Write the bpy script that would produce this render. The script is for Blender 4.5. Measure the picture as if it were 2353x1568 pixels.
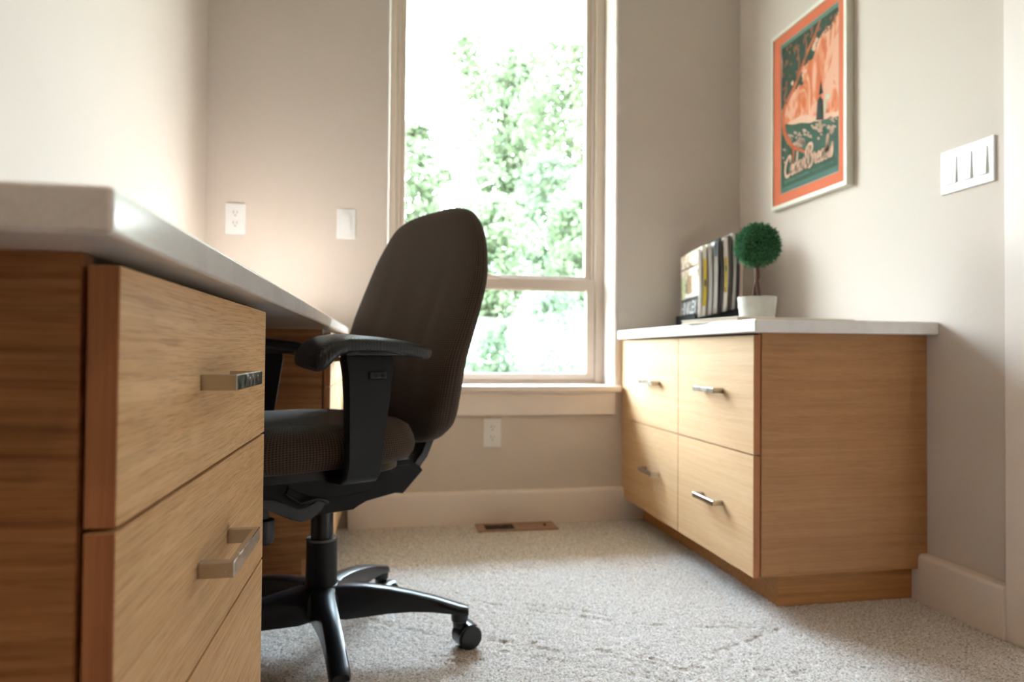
import bpy, bmesh, math, random
import numpy as np
from mathutils import Vector, Matrix

for _o in list(bpy.data.objects):
    bpy.data.objects.remove(_o)
SC = bpy.context.scene
COL = SC.collection
RAD = math.radians

# ------------------------------------------------------------------ camera
CAM_H = .6682
cd = bpy.data.cameras.new('camera')
cam = bpy.data.objects.new('camera', cd)
COL.objects.link(cam)
_y, _p, _r = .1814, .0167, .0085
F = Vector((math.sin(_y) * math.cos(_p), math.cos(_y) * math.cos(_p), math.sin(_p)))
R0 = Vector((math.cos(_y), -math.sin(_y), 0))
U0 = R0.cross(F)
Rv = math.cos(_r) * R0 + math.sin(_r) * U0
Uv = -math.sin(_r) * R0 + math.cos(_r) * U0
cam.matrix_world = Matrix(((Rv.x, Uv.x, -F.x, 0), (Rv.y, Uv.y, -F.y, 0), (Rv.z, Uv.z, -F.z, CAM_H), (0, 0, 0, 1)))
cd.sensor_width = 36
cd.lens = 1555.1 / 2353 * 36
cd.clip_start = .02
cd.clip_end = 300
cd.dof.use_dof = True
cd.dof.focus_distance = .88
cd.dof.aperture_fstop = 4.5
SC.camera = cam

# ------------------------------------------------------------------ sky, lamps, exposure
SKY_ZENITH = 80.0        # overcast: three times brighter overhead than at the horizon
W = bpy.data.worlds.new('overcast_sky')
SC.world = W
W.use_nodes = True
wn = W.node_tree
wn.nodes.clear()
wo = wn.nodes.new('ShaderNodeOutputWorld')
wb = wn.nodes.new('ShaderNodeBackground')
wb.inputs['Color'].default_value = (.90, .96, 1.0, 1)
wtc = wn.nodes.new('ShaderNodeTexCoord')
wsp = wn.nodes.new('ShaderNodeSeparateXYZ')
wn.links.new(wtc.outputs['Generated'], wsp.inputs[0])
wmr = wn.nodes.new('ShaderNodeMapRange')
wmr.inputs['From Min'].default_value = 0
wmr.inputs['From Max'].default_value = 1
wmr.inputs['To Min'].default_value = SKY_ZENITH / 3
wmr.inputs['To Max'].default_value = SKY_ZENITH
wn.links.new(wsp.outputs['Z'], wmr.inputs['Value'])
wn.links.new(wmr.outputs[0], wb.inputs['Strength'])
wcr = wn.nodes.new('ShaderNodeValToRGB')        # white low down, bluer overhead
wcr.color_ramp.elements[0].color = (.93, .97, 1.0, 1)
wcr.color_ramp.elements[0].position = .15
wcr.color_ramp.elements[1].color = (.62, .80, 1.0, 1)
wcr.color_ramp.elements[1].position = .6
wn.links.new(wsp.outputs['Z'], wcr.inputs[0])
wn.links.new(wcr.outputs[0], wb.inputs['Color'])
wn.links.new(wb.outputs[0], wo.inputs[0])


def area(name, loc, size, power, col, rot=(0, 0, 0), sy=None):
    l = bpy.data.lights.new(name, 'AREA')
    l.energy = power
    l.color = col
    l.shape = 'RECTANGLE' if sy else 'DISK'
    l.size = size
    if sy:
        l.size_y = sy
    o = bpy.data.objects.new(name, l)
    o.location = loc
    o.rotation_euler = rot
    COL.objects.link(o)
    return o


CEIL = 2.9
WARM = (1.0, .74, .55)
DOWNLIGHTS = [(-.30, -.7), (.85, -.7), (.35, .6), (-.407, 2.27)]  # last one is an added lamp, feeding the glow above the desk
DL_POWER = [4.2, 5, .25, 5.4]
DL_COL = [WARM, WARM, WARM, (1.0, .95, .90)]
DL_SPREAD = [140, 140, 120, 11]
for (lx, ly), pw, cl_, sd_ in zip(DOWNLIGHTS, DL_POWER, DL_COL, DL_SPREAD):
    area('downlight_lamp', (lx, ly, CEIL - .012), .08, pw, cl_).data.spread = math.radians(sd_)

SC.view_settings.view_transform = 'Standard'
SC.view_settings.look = 'None'
SC.view_settings.gamma = 1
SC.view_settings.use_curve_mapping = False
SC.view_settings.exposure = 0.15
SC.cycles.use_denoising = True
SC.cycles.max_bounces = 10
SC.cycles.diffuse_bounces = 7
SC.cycles.transparent_max_bounces = 24
SC.cycles.caustics_reflective = False
SC.cycles.caustics_refractive = False
SC.cycles.sample_clamp_indirect = 0


# ------------------------------------------------------------------ materials
def srgb(r, g, b):
    def f(c):
        c /= 255.
        return c / 12.92 if c <= .04045 else ((c + .055) / 1.055) ** 2.4
    return (f(r), f(g), f(b), 1)


class NT:
    def __init__(s, name):
        s.m = bpy.data.materials.new(name)
        s.m.use_nodes = True
        s.t = s.m.node_tree
        s.t.nodes.clear()
        s.out = s.n('ShaderNodeOutputMaterial')

    def n(s, kind, **kw):
        x = s.t.nodes.new(kind)
        for k, v in kw.items():
            if k.startswith('i_'):
                key = k[2:].replace('_', ' ')
                x.inputs[key].default_value = v
            else:
                setattr(x, k, v)
        return x

    def l(s, a, b):
        s.t.links.new(a, b)

    def ramp(s, fac, stops):
        r = s.n('ShaderNodeValToRGB')
        e = r.color_ramp.elements
        while len(e) < len(stops):
            e.new(.5)
        for el, (p, c) in zip(e, stops):
            el.position = p
            el.color = c
        s.l(fac, r.inputs[0])
        return r.outputs[0]

    def mapping(s, src, scale, loc=(0, 0, 0), rot=(0, 0, 0)):
        m = s.n('ShaderNodeMapping')
        m.inputs['Scale'].default_value = scale
        m.inputs['Location'].default_value = loc
        m.inputs['Rotation'].default_value = rot
        s.l(src, m.inputs[0])
        return m.outputs[0]

    def noise(s, vec, scale, detail=2, rough=.5, dist=0):
        x = s.n('ShaderNodeTexNoise')
        x.inputs['Scale'].default_value = scale
        x.inputs['Detail'].default_value = detail
        x.inputs['Roughness'].default_value = rough
        x.inputs['Distortion'].default_value = dist
        s.l(vec, x.inputs['Vector'])
        return x.outputs['Fac']

    def mix(s, fac, a, b, blend='MIX'):
        x = s.n('ShaderNodeMix', data_type='RGBA', blend_type=blend)
        for sock, v in ((x.inputs[0], fac), (x.inputs[6], a), (x.inputs[7], b)):
            if hasattr(v, 'links'):
                s.l(v, sock)
            else:
                sock.default_value = v
        return x.outputs[2]

    def math(s, op, a, b=0):
        x = s.n('ShaderNodeMath', operation=op)
        for sock, v in ((x.inputs[0], a), (x.inputs[1], b)):
            if hasattr(v, 'links'):
                s.l(v, sock)
            else:
                sock.default_value = v
        return x.outputs[0]

    def bump(s, h, strength, dist):
        b = s.n('ShaderNodeBump')
        b.inputs['Strength'].default_value = strength
        b.inputs['Distance'].default_value = dist
        s.l(h, b.inputs['Height'])
        return b.outputs[0]

    def pbr(s, col, rough=.5, metal=0, spec=.5, normal=None, sheen=0, sheen_rough=.5, sheen_tint=None):
        b = s.n('ShaderNodeBsdfPrincipled')
        for key, v in (('Base Color', col), ('Roughness', rough)):
            if hasattr(v, 'links'):
                s.l(v, b.inputs[key])
            else:
                b.inputs[key].default_value = v
        b.inputs['Metallic'].default_value = metal
        b.inputs['Specular IOR Level'].default_value = spec
        if sheen:
            b.inputs['Sheen Weight'].default_value = sheen
            b.inputs['Sheen Roughness'].default_value = sheen_rough
            if sheen_tint:
                b.inputs['Sheen Tint'].default_value = sheen_tint
        if normal is not None:
            s.l(normal, b.inputs['Normal'])
        s.l(b.outputs[0], s.out.inputs[0])
        return s.m

    def oc(s):
        return s.n('ShaderNodeTexCoord').outputs['Object']

    def uv(s):
        return s.n('ShaderNodeTexCoord').outputs['UV']


def plain(name, c, rough=.5, metal=0, spec=.5, var=.04, scale=30, bump=0, bscale=400, sheen=0):
    t = NT(name)
    o = t.oc()
    f = t.noise(o, scale, 3)
    d = tuple(max(0, x * (1 - var)) for x in c[:3]) + (1,)
    e = tuple(min(1, x * (1 + var)) for x in c[:3]) + (1,)
    col = t.ramp(f, [(.3, d), (.7, e)])
    nm = t.bump(t.noise(o, bscale, 2), bump, .001) if bump else None
    return t.pbr(col, rough, metal, spec, nm, sheen=sheen)


def wood(name, axis, dark, mid, light, coarse=1.0, contrast=1.0, seed=0, rough=.58):
    """oak veneer; axis = the axis the grain runs along (object space)"""
    t = NT(name)
    o = t.oc()
    ax = 'xyz'.index(axis)

    def sc(al, ac):
        v = [ac, ac, ac]
        v[ax] = al
        return tuple(v)
    warp = t.n('ShaderNodeTexNoise')
    warp.inputs['Scale'].default_value = 2.2
    warp.inputs['Detail'].default_value = 1
    t.l(o, warp.inputs['Vector'])
    va = t.n('ShaderNodeVectorMath', operation='MULTIPLY_ADD')
    t.l(warp.outputs['Color'], va.inputs[0])
    va.inputs[1].default_value = (.035, .035, .035)
    t.l(o, va.inputs[2])
    w = va.outputs[0]
    bands = t.noise(t.mapping(w, sc(.9 * coarse, 85 * coarse), (seed, seed * 2, seed * 3)), 1, 3, .55)
    fine = t.noise(t.mapping(w, sc(4.5 * coarse, 420 * coarse), (seed + 4, seed, 0)), 1, 3, .6)
    pores = t.noise(t.mapping(w, sc(20, 700), (seed, 0, seed)), 1, 2, .6)
    col = t.ramp(bands, [(.30, dark), (.47, mid), (.66, light)])
    k = .28 * contrast
    fc = t.ramp(fine, [(.32, (1 - k, 1 - k * 1.12, 1 - k * 1.3, 1)), (.56, (1, 1, 1, 1))])
    col = t.mix(.75, col, fc, 'MULTIPLY')
    pc = t.ramp(pores, [(.37, (.66, .56, .46, 1)), (.49, (1, 1, 1, 1))])
    col = t.mix(.5 * contrast, col, pc, 'MULTIPLY')
    nm = t.bump(pores, .12, .0006)
    return t.pbr(col, rough, 0, .3, nm)


OAK = (srgb(206, 166, 118), srgb(213, 174, 127), srgb(219, 182, 136))
M = {}
M['oak_y'] = wood('oak_veneer_along_y', 'y', *OAK, seed=1.3)
M['oak_y_far'] = wood('oak_veneer_pale', 'y', srgb(203, 164, 121), srgb(208, 171, 128), srgb(213, 178, 136), contrast=.4, seed=6.1)
OAKE = (srgb(150, 103, 60), srgb(170, 120, 74), srgb(186, 138, 90))
M['oak_x'] = wood('oak_veneer_along_x', 'x', srgb(140, 92, 54), srgb(166, 114, 70), srgb(182, 130, 84), contrast=1.0, seed=3.7)  # same oak, darkened in colour for end panels turned from the window
M['oak_x_far'] = wood('oak_veneer_end', 'x', srgb(168, 122, 81), srgb(175, 130, 88), srgb(181, 137, 94), contrast=.55, seed=8.2)  # cabinet oak again, with the end panel's shade put into its colour
M['oak_z'] = wood('oak_edge_banding', 'z', srgb(166, 108, 72), srgb(178, 119, 81), srgb(188, 130, 90), contrast=.5, seed=2.2)
M['oak_dark'] = wood('oak_toe_kick', 'x', srgb(165, 115, 66), srgb(178, 127, 76), srgb(188, 138, 86), contrast=.6, seed=5)
M['oak_inside'] = plain('cabinet_interior', srgb(70, 45, 30), .7)


def paint(name, c, bump=.25, rough=.75):
    t = NT(name)
    o = t.oc()
    f = t.noise(o, 3, 2)
    col = t.ramp(f, [(.3, tuple(x * .985 for x in c[:3]) + (1,)), (.7, c)])
    h = t.noise(o, 420, 3, .6)
    h2 = t.noise(o, 130, 2)
    nm = t.bump(t.math('ADD', h, t.math('MULTIPLY', h2, 1.4)), bump, .0007)
    return t.pbr(col, rough, 0, .3, nm)


M['wall'] = paint('greige_wall_paint', srgb(206, 195, 185))
M['ceiling'] = paint('white_ceiling_paint', srgb(236, 233, 228))
M['trim'] = paint('white_trim_paint', srgb(230, 219, 211), bump=.04, rough=.4)
M['door'] = paint('white_door_paint', srgb(230, 226, 220), bump=.04, rough=.4)
M['vinyl'] = plain('tan_vinyl_frame', srgb(196, 180, 166), .42, var=.015)
M['white_plastic'] = plain('white_plastic', srgb(224, 225, 224), .32, var=.01)
M['slot'] = plain('dark_slot', srgb(80, 75, 70), .6)
M['quartz'] = None
t = NT('white_quartz')
o = t.oc()
f1 = t.noise(o, 420, 3, .7)
f2 = t.noise(o, 9, 4, .6, .6)
c1 = t.ramp(f1, [(.36, srgb(224, 222, 220)), (.55, srgb(232, 231, 230))])
c2 = t.ramp(f2, [(.42, (.93, .93, .94, 1)), (.5, (1, 1, 1, 1))])
M['quartz'] = t.pbr(t.mix(.8, c1, c2, 'MULTIPLY'), .14, 0, .55)
M['chrome'] = plain('satin_nickel', srgb(176, 172, 168), .2, 1, var=.02, scale=8)
M['chrome_dark'] = M['chrome']
t = NT('brushed_nickel')
o = t.oc()
sm = t.noise(o, 60, 4, .7)
rr = t.ramp(sm, [(.35, (.10, .10, .10, 1)), (.7, (.30, .30, .30, 1))])
M['chrome'] = t.pbr(srgb(190, 186, 181), rr, 1)
M['black_plastic'] = plain('black_textured_plastic', srgb(19, 21, 27), .42, 0, .25, var=.05, bump=.25, bscale=900)
M['black_smooth'] = plain('black_smooth_plastic', srgb(14, 15, 21), .28, 0, .42, var=.03)
M['black_metal'] = plain('black_powder_coated_steel', srgb(14, 14, 18), .5, 0, .2, var=.05)
M['hole'] = plain('dark_recess', srgb(8, 8, 9), .8)

# chair fabric: woven dots laid out in uv metres
t = NT('brown_dotted_chair_fabric')
uvm = t.uv()
sep = t.n('ShaderNodeSeparateXYZ')
t.l(uvm, sep.inputs[0])
su = t.math('SINE', t.math('MULTIPLY', sep.outputs[0], 2 * math.pi / .0062))
sv = t.math('SINE', t.math('MULTIPLY', sep.outputs[1], 2 * math.pi / .0044))
dots = t.math('MULTIPLY', t.math('MULTIPLY_ADD', su, .5), 1)
du = t.math('ADD', t.math('MULTIPLY', su, .5), .5)
dv = t.math('ADD', t.math('MULTIPLY', sv, .5), .5)
dd = t.math('MULTIPLY', du, dv)
nz = t.noise(t.oc(), 900, 2)
dd2 = t.math('ADD', dd, t.math('MULTIPLY', t.math('SUBTRACT', nz, .5), .5))
colf = t.ramp(dd2, [(.10, srgb(76, 63, 54)), (.36, srgb(52, 42, 35)), (.70, srgb(18, 14, 12))])
bh = t.math('SUBTRACT', 1, dd2)
M['fabric'] = t.pbr(colf, .85, 0, .25, t.bump(bh, .5, .0012), sheen=.06, sheen_rough=.35)

# carpet
t = NT('flecked_grey_beige_carpet')
o = t.oc()
a1 = t.noise(o, 215, 3, .75)
a2 = t.noise(o, 75, 4, .65)
ca = t.ramp(a1, [(.36, srgb(112, 101, 92)), (.47, srgb(198, 189, 181)), (.62, srgb(238, 231, 226))])
cb = t.ramp(a2, [(.34, (.80, .79, .77, 1)), (.52, (1, 1, 1, 1))])
cc = t.mix(.9, ca, cb, 'MULTIPLY')
M['carpet'] = t.pbr(cc, .95, 0, .1, t.bump(a1, .8, .004), sheen=.15)

# window glass: real pane, clear with a faint reflection
t = NT('window_glass')
tr = t.n('ShaderNodeBsdfTransparent')
tr.inputs[0].default_value = (.97, .985, .975, 1)
gl = t.n('ShaderNodeBsdfGlossy')
gl.inputs['Roughness'].default_value = .01
fr = t.n('ShaderNodeFresnel')
fr.inputs[0].default_value = 1.45
mx = t.n('ShaderNodeMixShader')
geo = t.n('ShaderNodeNewGeometry')
t.l(t.math('MULTIPLY', fr.outputs[0], t.math('SUBTRACT', 1, geo.outputs['Backfacing'])), mx.inputs[0])
t.l(tr.outputs[0], mx.inputs[1])
t.l(gl.outputs[0], mx.inputs[2])
t.l(mx.outputs[0], t.out.inputs[0])
M['glass'] = t.m

def leafmat(name, c1, c2, tl=.35, sc=1.7):
    t = NT(name)
    o = t.oc()
    f = t.noise(o, sc, 3)
    col = t.ramp(f, [(.35, c1), (.65, c2)])
    d = t.n('ShaderNodeBsdfDiffuse')
    tt = t.n('ShaderNodeBsdfTranslucent')
    t.l(col, d.inputs[0])
    t.l(col, tt.inputs[0])
    m_ = t.n('ShaderNodeMixShader')
    m_.inputs[0].default_value = tl
    t.l(d.outputs[0], m_.inputs[1])
    t.l(tt.outputs[0], m_.inputs[2])
    t.l(m_.outputs[0], t.out.inputs[0])
    return t.m


M['leaf'] = leafmat('tree_leaves', srgb(80, 92, 66), srgb(106, 114, 90))
M['leaf2'] = leafmat('shrub_leaves', srgb(78, 90, 70), srgb(98, 106, 86))
M['bark'] = plain('pale_bark', srgb(150, 138, 122), .9, var=.2, scale=12)
M['meadow'] = plain('dry_pale_meadow', srgb(80, 84, 68), .95, var=.3, scale=1.6)
M['topiary'] = leafmat('dark_green_topiary', srgb(30, 78, 48), srgb(98, 148, 108), .2, 170)
M['pot'] = plain('pale_concrete', srgb(196, 193, 188), .8, var=.06, scale=60, bump=.3, bscale=300)
M['stem'] = plain('brown_stem', srgb(96, 66, 50), .8, var=.2)
M['paper'] = plain('cream_paper', srgb(238, 232, 214), .7, var=.01)
M['soil'] = plain('dark_soil', srgb(60, 48, 38), .95, var=.3, bump=.8)


# ------------------------------------------------------------------ mesh helpers
def shade(me, angle=35):
    me.shade_smooth()
    me.set_sharp_from_angle(angle=RAD(angle))


def mesh_obj(name, me, mat=None, parent=None, angle=35):
    if mat is not None:
        if isinstance(mat, (list, tuple)):
            for m_ in mat:
                me.materials.append(m_)
        else:
            me.materials.append(mat)
    if angle:
        shade(me, angle)
    o = bpy.data.objects.new(name, me)
    COL.objects.link(o)
    if parent is not None:
        o.parent = parent
    return o


def fin(bm, name, mat=None, parent=None, angle=35, recalc=True):
    if recalc:
        bmesh.ops.recalc_face_normals(bm, faces=bm.faces[:])
    me = bpy.data.meshes.new(name)
    bm.to_mesh(me)
    bm.free()
    o = mesh_obj(name, me, mat, parent, angle)
    if angle and len(me.polygons) < 4000:
        wnm = o.modifiers.new('weighted_normals', 'WEIGHTED_NORMAL')   # keeps broad faces flat beside their eased edges
        wnm.keep_sharp = True
        wnm.weight = 80
    return o


def add_box(bm, x0, x1, y0, y1, z0, z1, bev=0, seg=2, mat=0):
    n0 = len(bm.verts)
    vs = [bm.verts.new((x, y, z)) for z in (z0, z1) for y in (y0, y1) for x in (x0, x1)]
    fs = [(0, 2, 3, 1), (4, 5, 7, 6), (0, 1, 5, 4), (2, 6, 7, 3), (0, 4, 6, 2), (1, 3, 7, 5)]
    faces = [bm.faces.new([vs[i] for i in f]) for f in fs]
    for f in faces:
        f.material_index = mat
    if bev:
        es = list({e for f in faces for e in f.edges})
        r = bmesh.ops.bevel(bm, geom=es, offset=bev, segments=seg, profile=.5, affect='EDGES')
        for f in r['faces']:
            f.material_index = mat


def box(name, x0, x1, y0, y1, z0, z1, mat, parent=None, bev=.0008, seg=2):
    bm = bmesh.new()
    add_box(bm, x0, x1, y0, y1, z0, z1, bev, seg)
    return fin(bm, name, mat, parent)


def add_lathe(bm, prof, c=(0, 0, 0), n=32, axis='z', mat=0):
    """prof: list of (r, h)"""
    rings = []
    for r, h in prof:
        ring = []
        for i in range(n):
            a = 2 * math.pi * i / n
            p = (r * math.cos(a), r * math.sin(a), h)
            if axis == 'y':
                p = (p[0], p[2], p[1])
            elif axis == 'x':
                p = (p[2], p[0], p[1])
            ring.append(bm.verts.new((c[0] + p[0], c[1] + p[1], c[2] + p[2])))
        rings.append(ring)
    for a, b in zip(rings, rings[1:]):
        for i in range(n):
            j = (i + 1) % n
            f = bm.faces.new((a[i], a[j], b[j], b[i]))
            f.material_index = mat
    for ring in (rings[0], rings[-1]):
        f = bm.faces.new(ring)
        f.material_index = mat


def add_tube(bm, pts, r, n=10, mat=0, flat=None):
    pts = [Vector(p) for p in pts]
    rings = []
    for i, p in enumerate(pts):
        d = (pts[min(i + 1, len(pts) - 1)] - pts[max(i - 1, 0)]).normalized()
        up = Vector((0, 0, 1)) if abs(d.z) < .95 else Vector((0, 1, 0))
        s = d.cross(up).normalized()
        u = s.cross(d).normalized()
        rr = r[i] if isinstance(r, (list, tuple)) else r
        ra, rb = (rr, rr) if flat is None else (rr, rr * flat)
        rings.append([bm.verts.new(p + s * ra * math.cos(2 * math.pi * k / n) + u * rb * math.sin(2 * math.pi * k / n)) for k in range(n)])
    for a, b in zip(rings, rings[1:]):
        for i in range(n):
            j = (i + 1) % n
            bm.faces.new((a[i], a[j], b[j], b[i])).material_index = mat
    for ring in (rings[0], rings[-1]):
        bm.faces.new(ring).material_index = mat


def add_prism(bm, poly, y0, y1, axis='y', bev=0, mat=0):
    """poly in the two other axes (order x,z for 'y'; y,z for 'x'; x,y for 'z')"""
    def P(a, b, c):
        return {'y': (a, c, b), 'x': (c, a, b), 'z': (a, b, c)}[axis]
    lo = [bm.verts.new(P(a, b, y0)) for a, b in poly]
    hi = [bm.verts.new(P(a, b, y1)) for a, b in poly]
    n = len(poly)
    fs = [bm.faces.new(lo), bm.faces.new(hi)]
    for i in range(n):
        j = (i + 1) % n
        fs.append(bm.faces.new((lo[i], lo[j], hi[j], hi[i])))
    for f in fs:
        f.material_index = mat
    if bev:
        es = list(fs[0].edges) + list(fs[1].edges)
        bmesh.ops.bevel(bm, geom=es, offset=bev, segments=2, profile=.5, affect='EDGES')


def loft(rings, closed_ends=True, uvs=None):
    bm = bmesh.new()
    vr = [[bm.verts.new(p) for p in ring] for ring in rings]
    uvl = bm.loops.layers.uv.new('UVMap') if uvs else None
    n = len(rings[0])
    for k in range(len(rings) - 1):
        for i in range(n):
            j = (i + 1) % n
            f = bm.faces.new((vr[k][i], vr[k][j], vr[k + 1][j], vr[k + 1][i]))
            if uvs:
                jj = i + 1
                for lp, (kk, ii) in zip(f.loops, ((k, i), (k, jj), (k + 1, jj), (k + 1, i))):
                    lp[uvl].uv = uvs[kk][ii]
    if closed_ends:
        for r, kk in ((vr[0], 0), (vr[-1], len(rings) - 1)):
            f = bm.faces.new(r)
            if uvs:
                for lp in f.loops:
                    lp[uvl].uv = (lp.vert.co.y, lp.vert.co.x)
    return bm


def thing(name, label, cat, loc=(0, 0, 0), rotz=0, group=None):
    o = bpy.data.objects.new(name, None)
    COL.objects.link(o)
    o.location = loc
    o.rotation_euler = (0, 0, rotz)
    o['label'] = label
    o['category'] = cat
    if group:
        o['group'] = group
    return o


def tag(o, label, cat, group=None):
    o['label'] = label
    o['category'] = cat
    if group:
        o['group'] = group
    return o


def struct(o):
    o['kind'] = 'structure'
    return o


def structure(name, loc=(0, 0, 0)):
    o = bpy.data.objects.new(name, None)
    COL.objects.link(o)
    o.location = loc
    return struct(o)


# ------------------------------------------------------------------ the room
XW, YB, XL = 1.4598, 2.6378, -.667        # right wall, window wall, left wall
YR = -5.2                                 # rear wall, behind the camera
WX0, WX1, WZ0, WZ1 = -.002, .907, .513, 2.52   # window opening
REC = .136                                # depth from wall face to window frame

# floor: carpet slab with fine relief where the camera sees it
GR = [[(0.237, 1.82), (0.322, 1.762), (0.414, 1.705), (0.494, 1.663), (0.609, 1.6), (0.669, 1.579)], [(0.359, 1.774), (0.475, 1.719), (0.552, 1.665)], [(0.762, 1.559), (0.889, 1.528)], [(0.828, 1.575), (0.895, 1.548)], [(0.725, 1.419), (0.836, 1.465), (0.946, 1.516)], [(0.219, 1.524), (0.326, 1.462), (0.444, 1.393), (0.545, 1.329), (0.602, 1.288)], [(0.236, 1.568), (0.311, 1.532), (0.388, 1.474)], [(0.478, 1.47), (0.561, 1.419), (0.663, 1.355)], [(0.487, 1.436), (0.57, 1.39), (0.658, 1.326)], [(0.108, 1.477), (0.183, 1.469), (0.245, 1.471)], [(-0.036, 1.728), (0.048, 1.661), (0.127, 1.605), (0.203, 1.55)], [(0.423, 1.903), (0.472, 1.921)], [(0.332, 1.533), (0.383, 1.534)], [(0.777, 1.326), (0.872, 1.3)]]


def lattice_noise(X, Y, cell, rng):
    gx, gy = X / cell, Y / cell
    x0, y0 = np.floor(gx).astype(int), np.floor(gy).astype(int)
    x0 -= x0.min()
    y0 -= y0.min()
    tab = rng.random((x0.max() + 3, y0.max() + 3))
    fx, fy = gx - np.floor(gx), gy - np.floor(gy)
    fx = fx * fx * (3 - 2 * fx)
    fy = fy * fy * (3 - 2 * fy)
    return (tab[x0, y0] * (1 - fx) * (1 - fy) + tab[x0 + 1, y0] * fx * (1 - fy) + tab[x0, y0 + 1] * (1 - fx) * fy + tab[x0 + 1, y0 + 1] * fx * fy)


def carpet():
    rng = np.random.default_rng(5)
    step = .0042
    xs = np.concatenate([[XL - .05], np.arange(-.40, XW - .002, step), [XW]])
    ys = np.concatenate([[YR], [.0], np.arange(1.12, YB - .002, step), [YB]])
    X, Y = np.meshgrid(xs, ys, indexing='ij')
    Z = (lattice_noise(X, Y, .0055, rng) - .5) * .0030 + (lattice_noise(X, Y, .013, rng) - .5) * .0030 + (lattice_noise(X, Y, .05, rng) - .5) * .0016
    gmask = np.zeros_like(Z)
    for g in GR:
        for (ax, ay), (bx, by) in zip(g, g[1:]):
            sel = (X > min(ax, bx) - .02) & (X < max(ax, bx) + .02) & (Y > min(ay, by) - .02) & (Y < max(ay, by) + .02)
            px, py = X[sel], Y[sel]
            L2 = (bx - ax) ** 2 + (by - ay) ** 2
            tt = np.clip(((px - ax) * (bx - ax) + (py - ay) * (by - ay)) / L2, 0, 1)
            d = np.hypot(px - ax - tt * (bx - ax), py - ay - tt * (by - ay)) + (lattice_noise(px, py, .012, rng) - .5) * .006
            gmask[sel] = np.maximum(gmask[sel], np.exp(-(d / .0046) ** 2))
    Z -= gmask * .0050 * np.clip(lattice_noise(X, Y, .016, rng) * 1.4 - .05, 0, 1)
    edge = (X < -.41) | (Y < 1.0)
    Z[edge] = 0
    nx, ny = len(xs), len(ys)
    co = np.stack([X, Y, Z], -1).reshape(-1, 3).astype(np.float32)
    i, j = np.meshgrid(np.arange(nx - 1), np.arange(ny - 1), indexing='ij')
    a = (i * ny + j).ravel()
    quads = np.stack([a, a + ny, a + ny + 1, a + 1], 1).astype(np.int32)
    me = bpy.data.meshes.new('floor')
    me.vertices.add(len(co))
    me.vertices.foreach_set('co', co.ravel())
    me.loops.add(quads.size)
    me.loops.foreach_set('vertex_index', quads.ravel())
    me.polygons.add(len(quads))
    me.polygons.foreach_set('loop_start', np.arange(0, quads.size, 4, dtype=np.int32))
    me.polygons.foreach_set('loop_total', np.full(len(quads), 4, dtype=np.int32))
    me.update(calc_edges=True)
    me.shade_smooth()
    o = mesh_obj('floor', me, M['carpet'], None, angle=0)
    return struct(o)


carpet()

# walls
DY0, DY1, DZ = .46, 1.275, 2.06            # doorway in the right wall
bm = bmesh.new()
add_box(bm, XW, XW + .12, DY1, YB + .2, -.05, CEIL)
add_box(bm, XW, XW + .12, YR, DY0, -.05, CEIL)
add_box(bm, XW, XW + .12, DY0, DY1, DZ, CEIL)
struct(fin(bm, 'wall_right', M['wall']))
struct(box('wall_left', XL - .12, XL, YR, YB + .2, -.05, CEIL, M['wall'], bev=0))
struct(box('wall_rear', XL - .12, XW + .12, YR - .12, YR, -.05, CEIL, M['wall'], bev=0))
struct(box('ceiling', XL - .12, XW + .12, YR - .12, YB + .2, CEIL, CEIL + .1, M['ceiling'], bev=0))
bm = bmesh.new()
TH = .2
BR = .014


def arc(cx, cy, r, a0, a1, n=5):
    return [(cx + r * math.cos(RAD(a0 + (a1 - a0) * i / n)), cy + r * math.sin(RAD(a0 + (a1 - a0) * i / n))) for i in range(n + 1)]


add_prism(bm, [(XL, YB)] + arc(WX0 - BR, YB + BR, BR, -90, 0) + [(WX0, YB + TH), (XL, YB + TH)], WZ0, WZ1, 'z')
add_prism(bm, [(XW, YB), (XW, YB + TH), (WX1, YB + TH)] + arc(WX1 + BR, YB + BR, BR, 180, 270), WZ0, WZ1, 'z')
add_box(bm, XL, XW, YB, YB + TH, -.05, WZ0)
add_box(bm, XL, XW, YB, YB + TH, WZ1, CEIL)
struct(fin(bm, 'wall_window_side', M['wall'], angle=50))


# roof eave outside, over the window
struct(box('roof_eave', XL - 1.5, XW + 1.5, YB + TH, YB + TH + 1.6, 2.78, 3.0, M['trim'], bev=0))

# baseboards (profile with an eased top)
def baseboard(name, p0, p1, nrm, h=.127, t=.015):
    p0, p1, nrm = Vector(p0), Vector(p1), Vector(nrm)
    prof = [(0, 0), (t, 0), (t, h - .012), (t - .004, h - .004), (t - .009, h), (0, h)]
    bm = bmesh.new()
    a = [bm.verts.new(p0 + nrm * d + Vector((0, 0, z))) for d, z in prof]
    b = [bm.verts.new(p1 + nrm * d + Vector((0, 0, z))) for d, z in prof]
    n = len(prof)
    for i in range(n):
        bm.faces.new((a[i], a[(i + 1) % n], b[(i + 1) % n], b[i]))
    bm.faces.new(a)
    bm.faces.new(b)
    return struct(fin(bm, name, M['trim'], angle=50))


BT = .03
baseboard('baseboard_back', (-.14, YB, 0), (XW, YB, 0), (0, -1, 0), t=BT)
baseboard('baseboard_right', (XW, 1.366, 0), (XW, YB - BT, 0), (-1, 0, 0), t=BT)
baseboard('baseboard_left', (XL, YR, 0), (XL, 1.9, 0), (1, 0, 0))
baseboard('baseboard_rear', (XL, YR, 0), (XW, YR, 0), (0, 1, 0))
baseboard('baseboard_door_side', (XW, YR, 0), (XW, DY0 - .09, 0), (-1, 0, 0))

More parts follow.
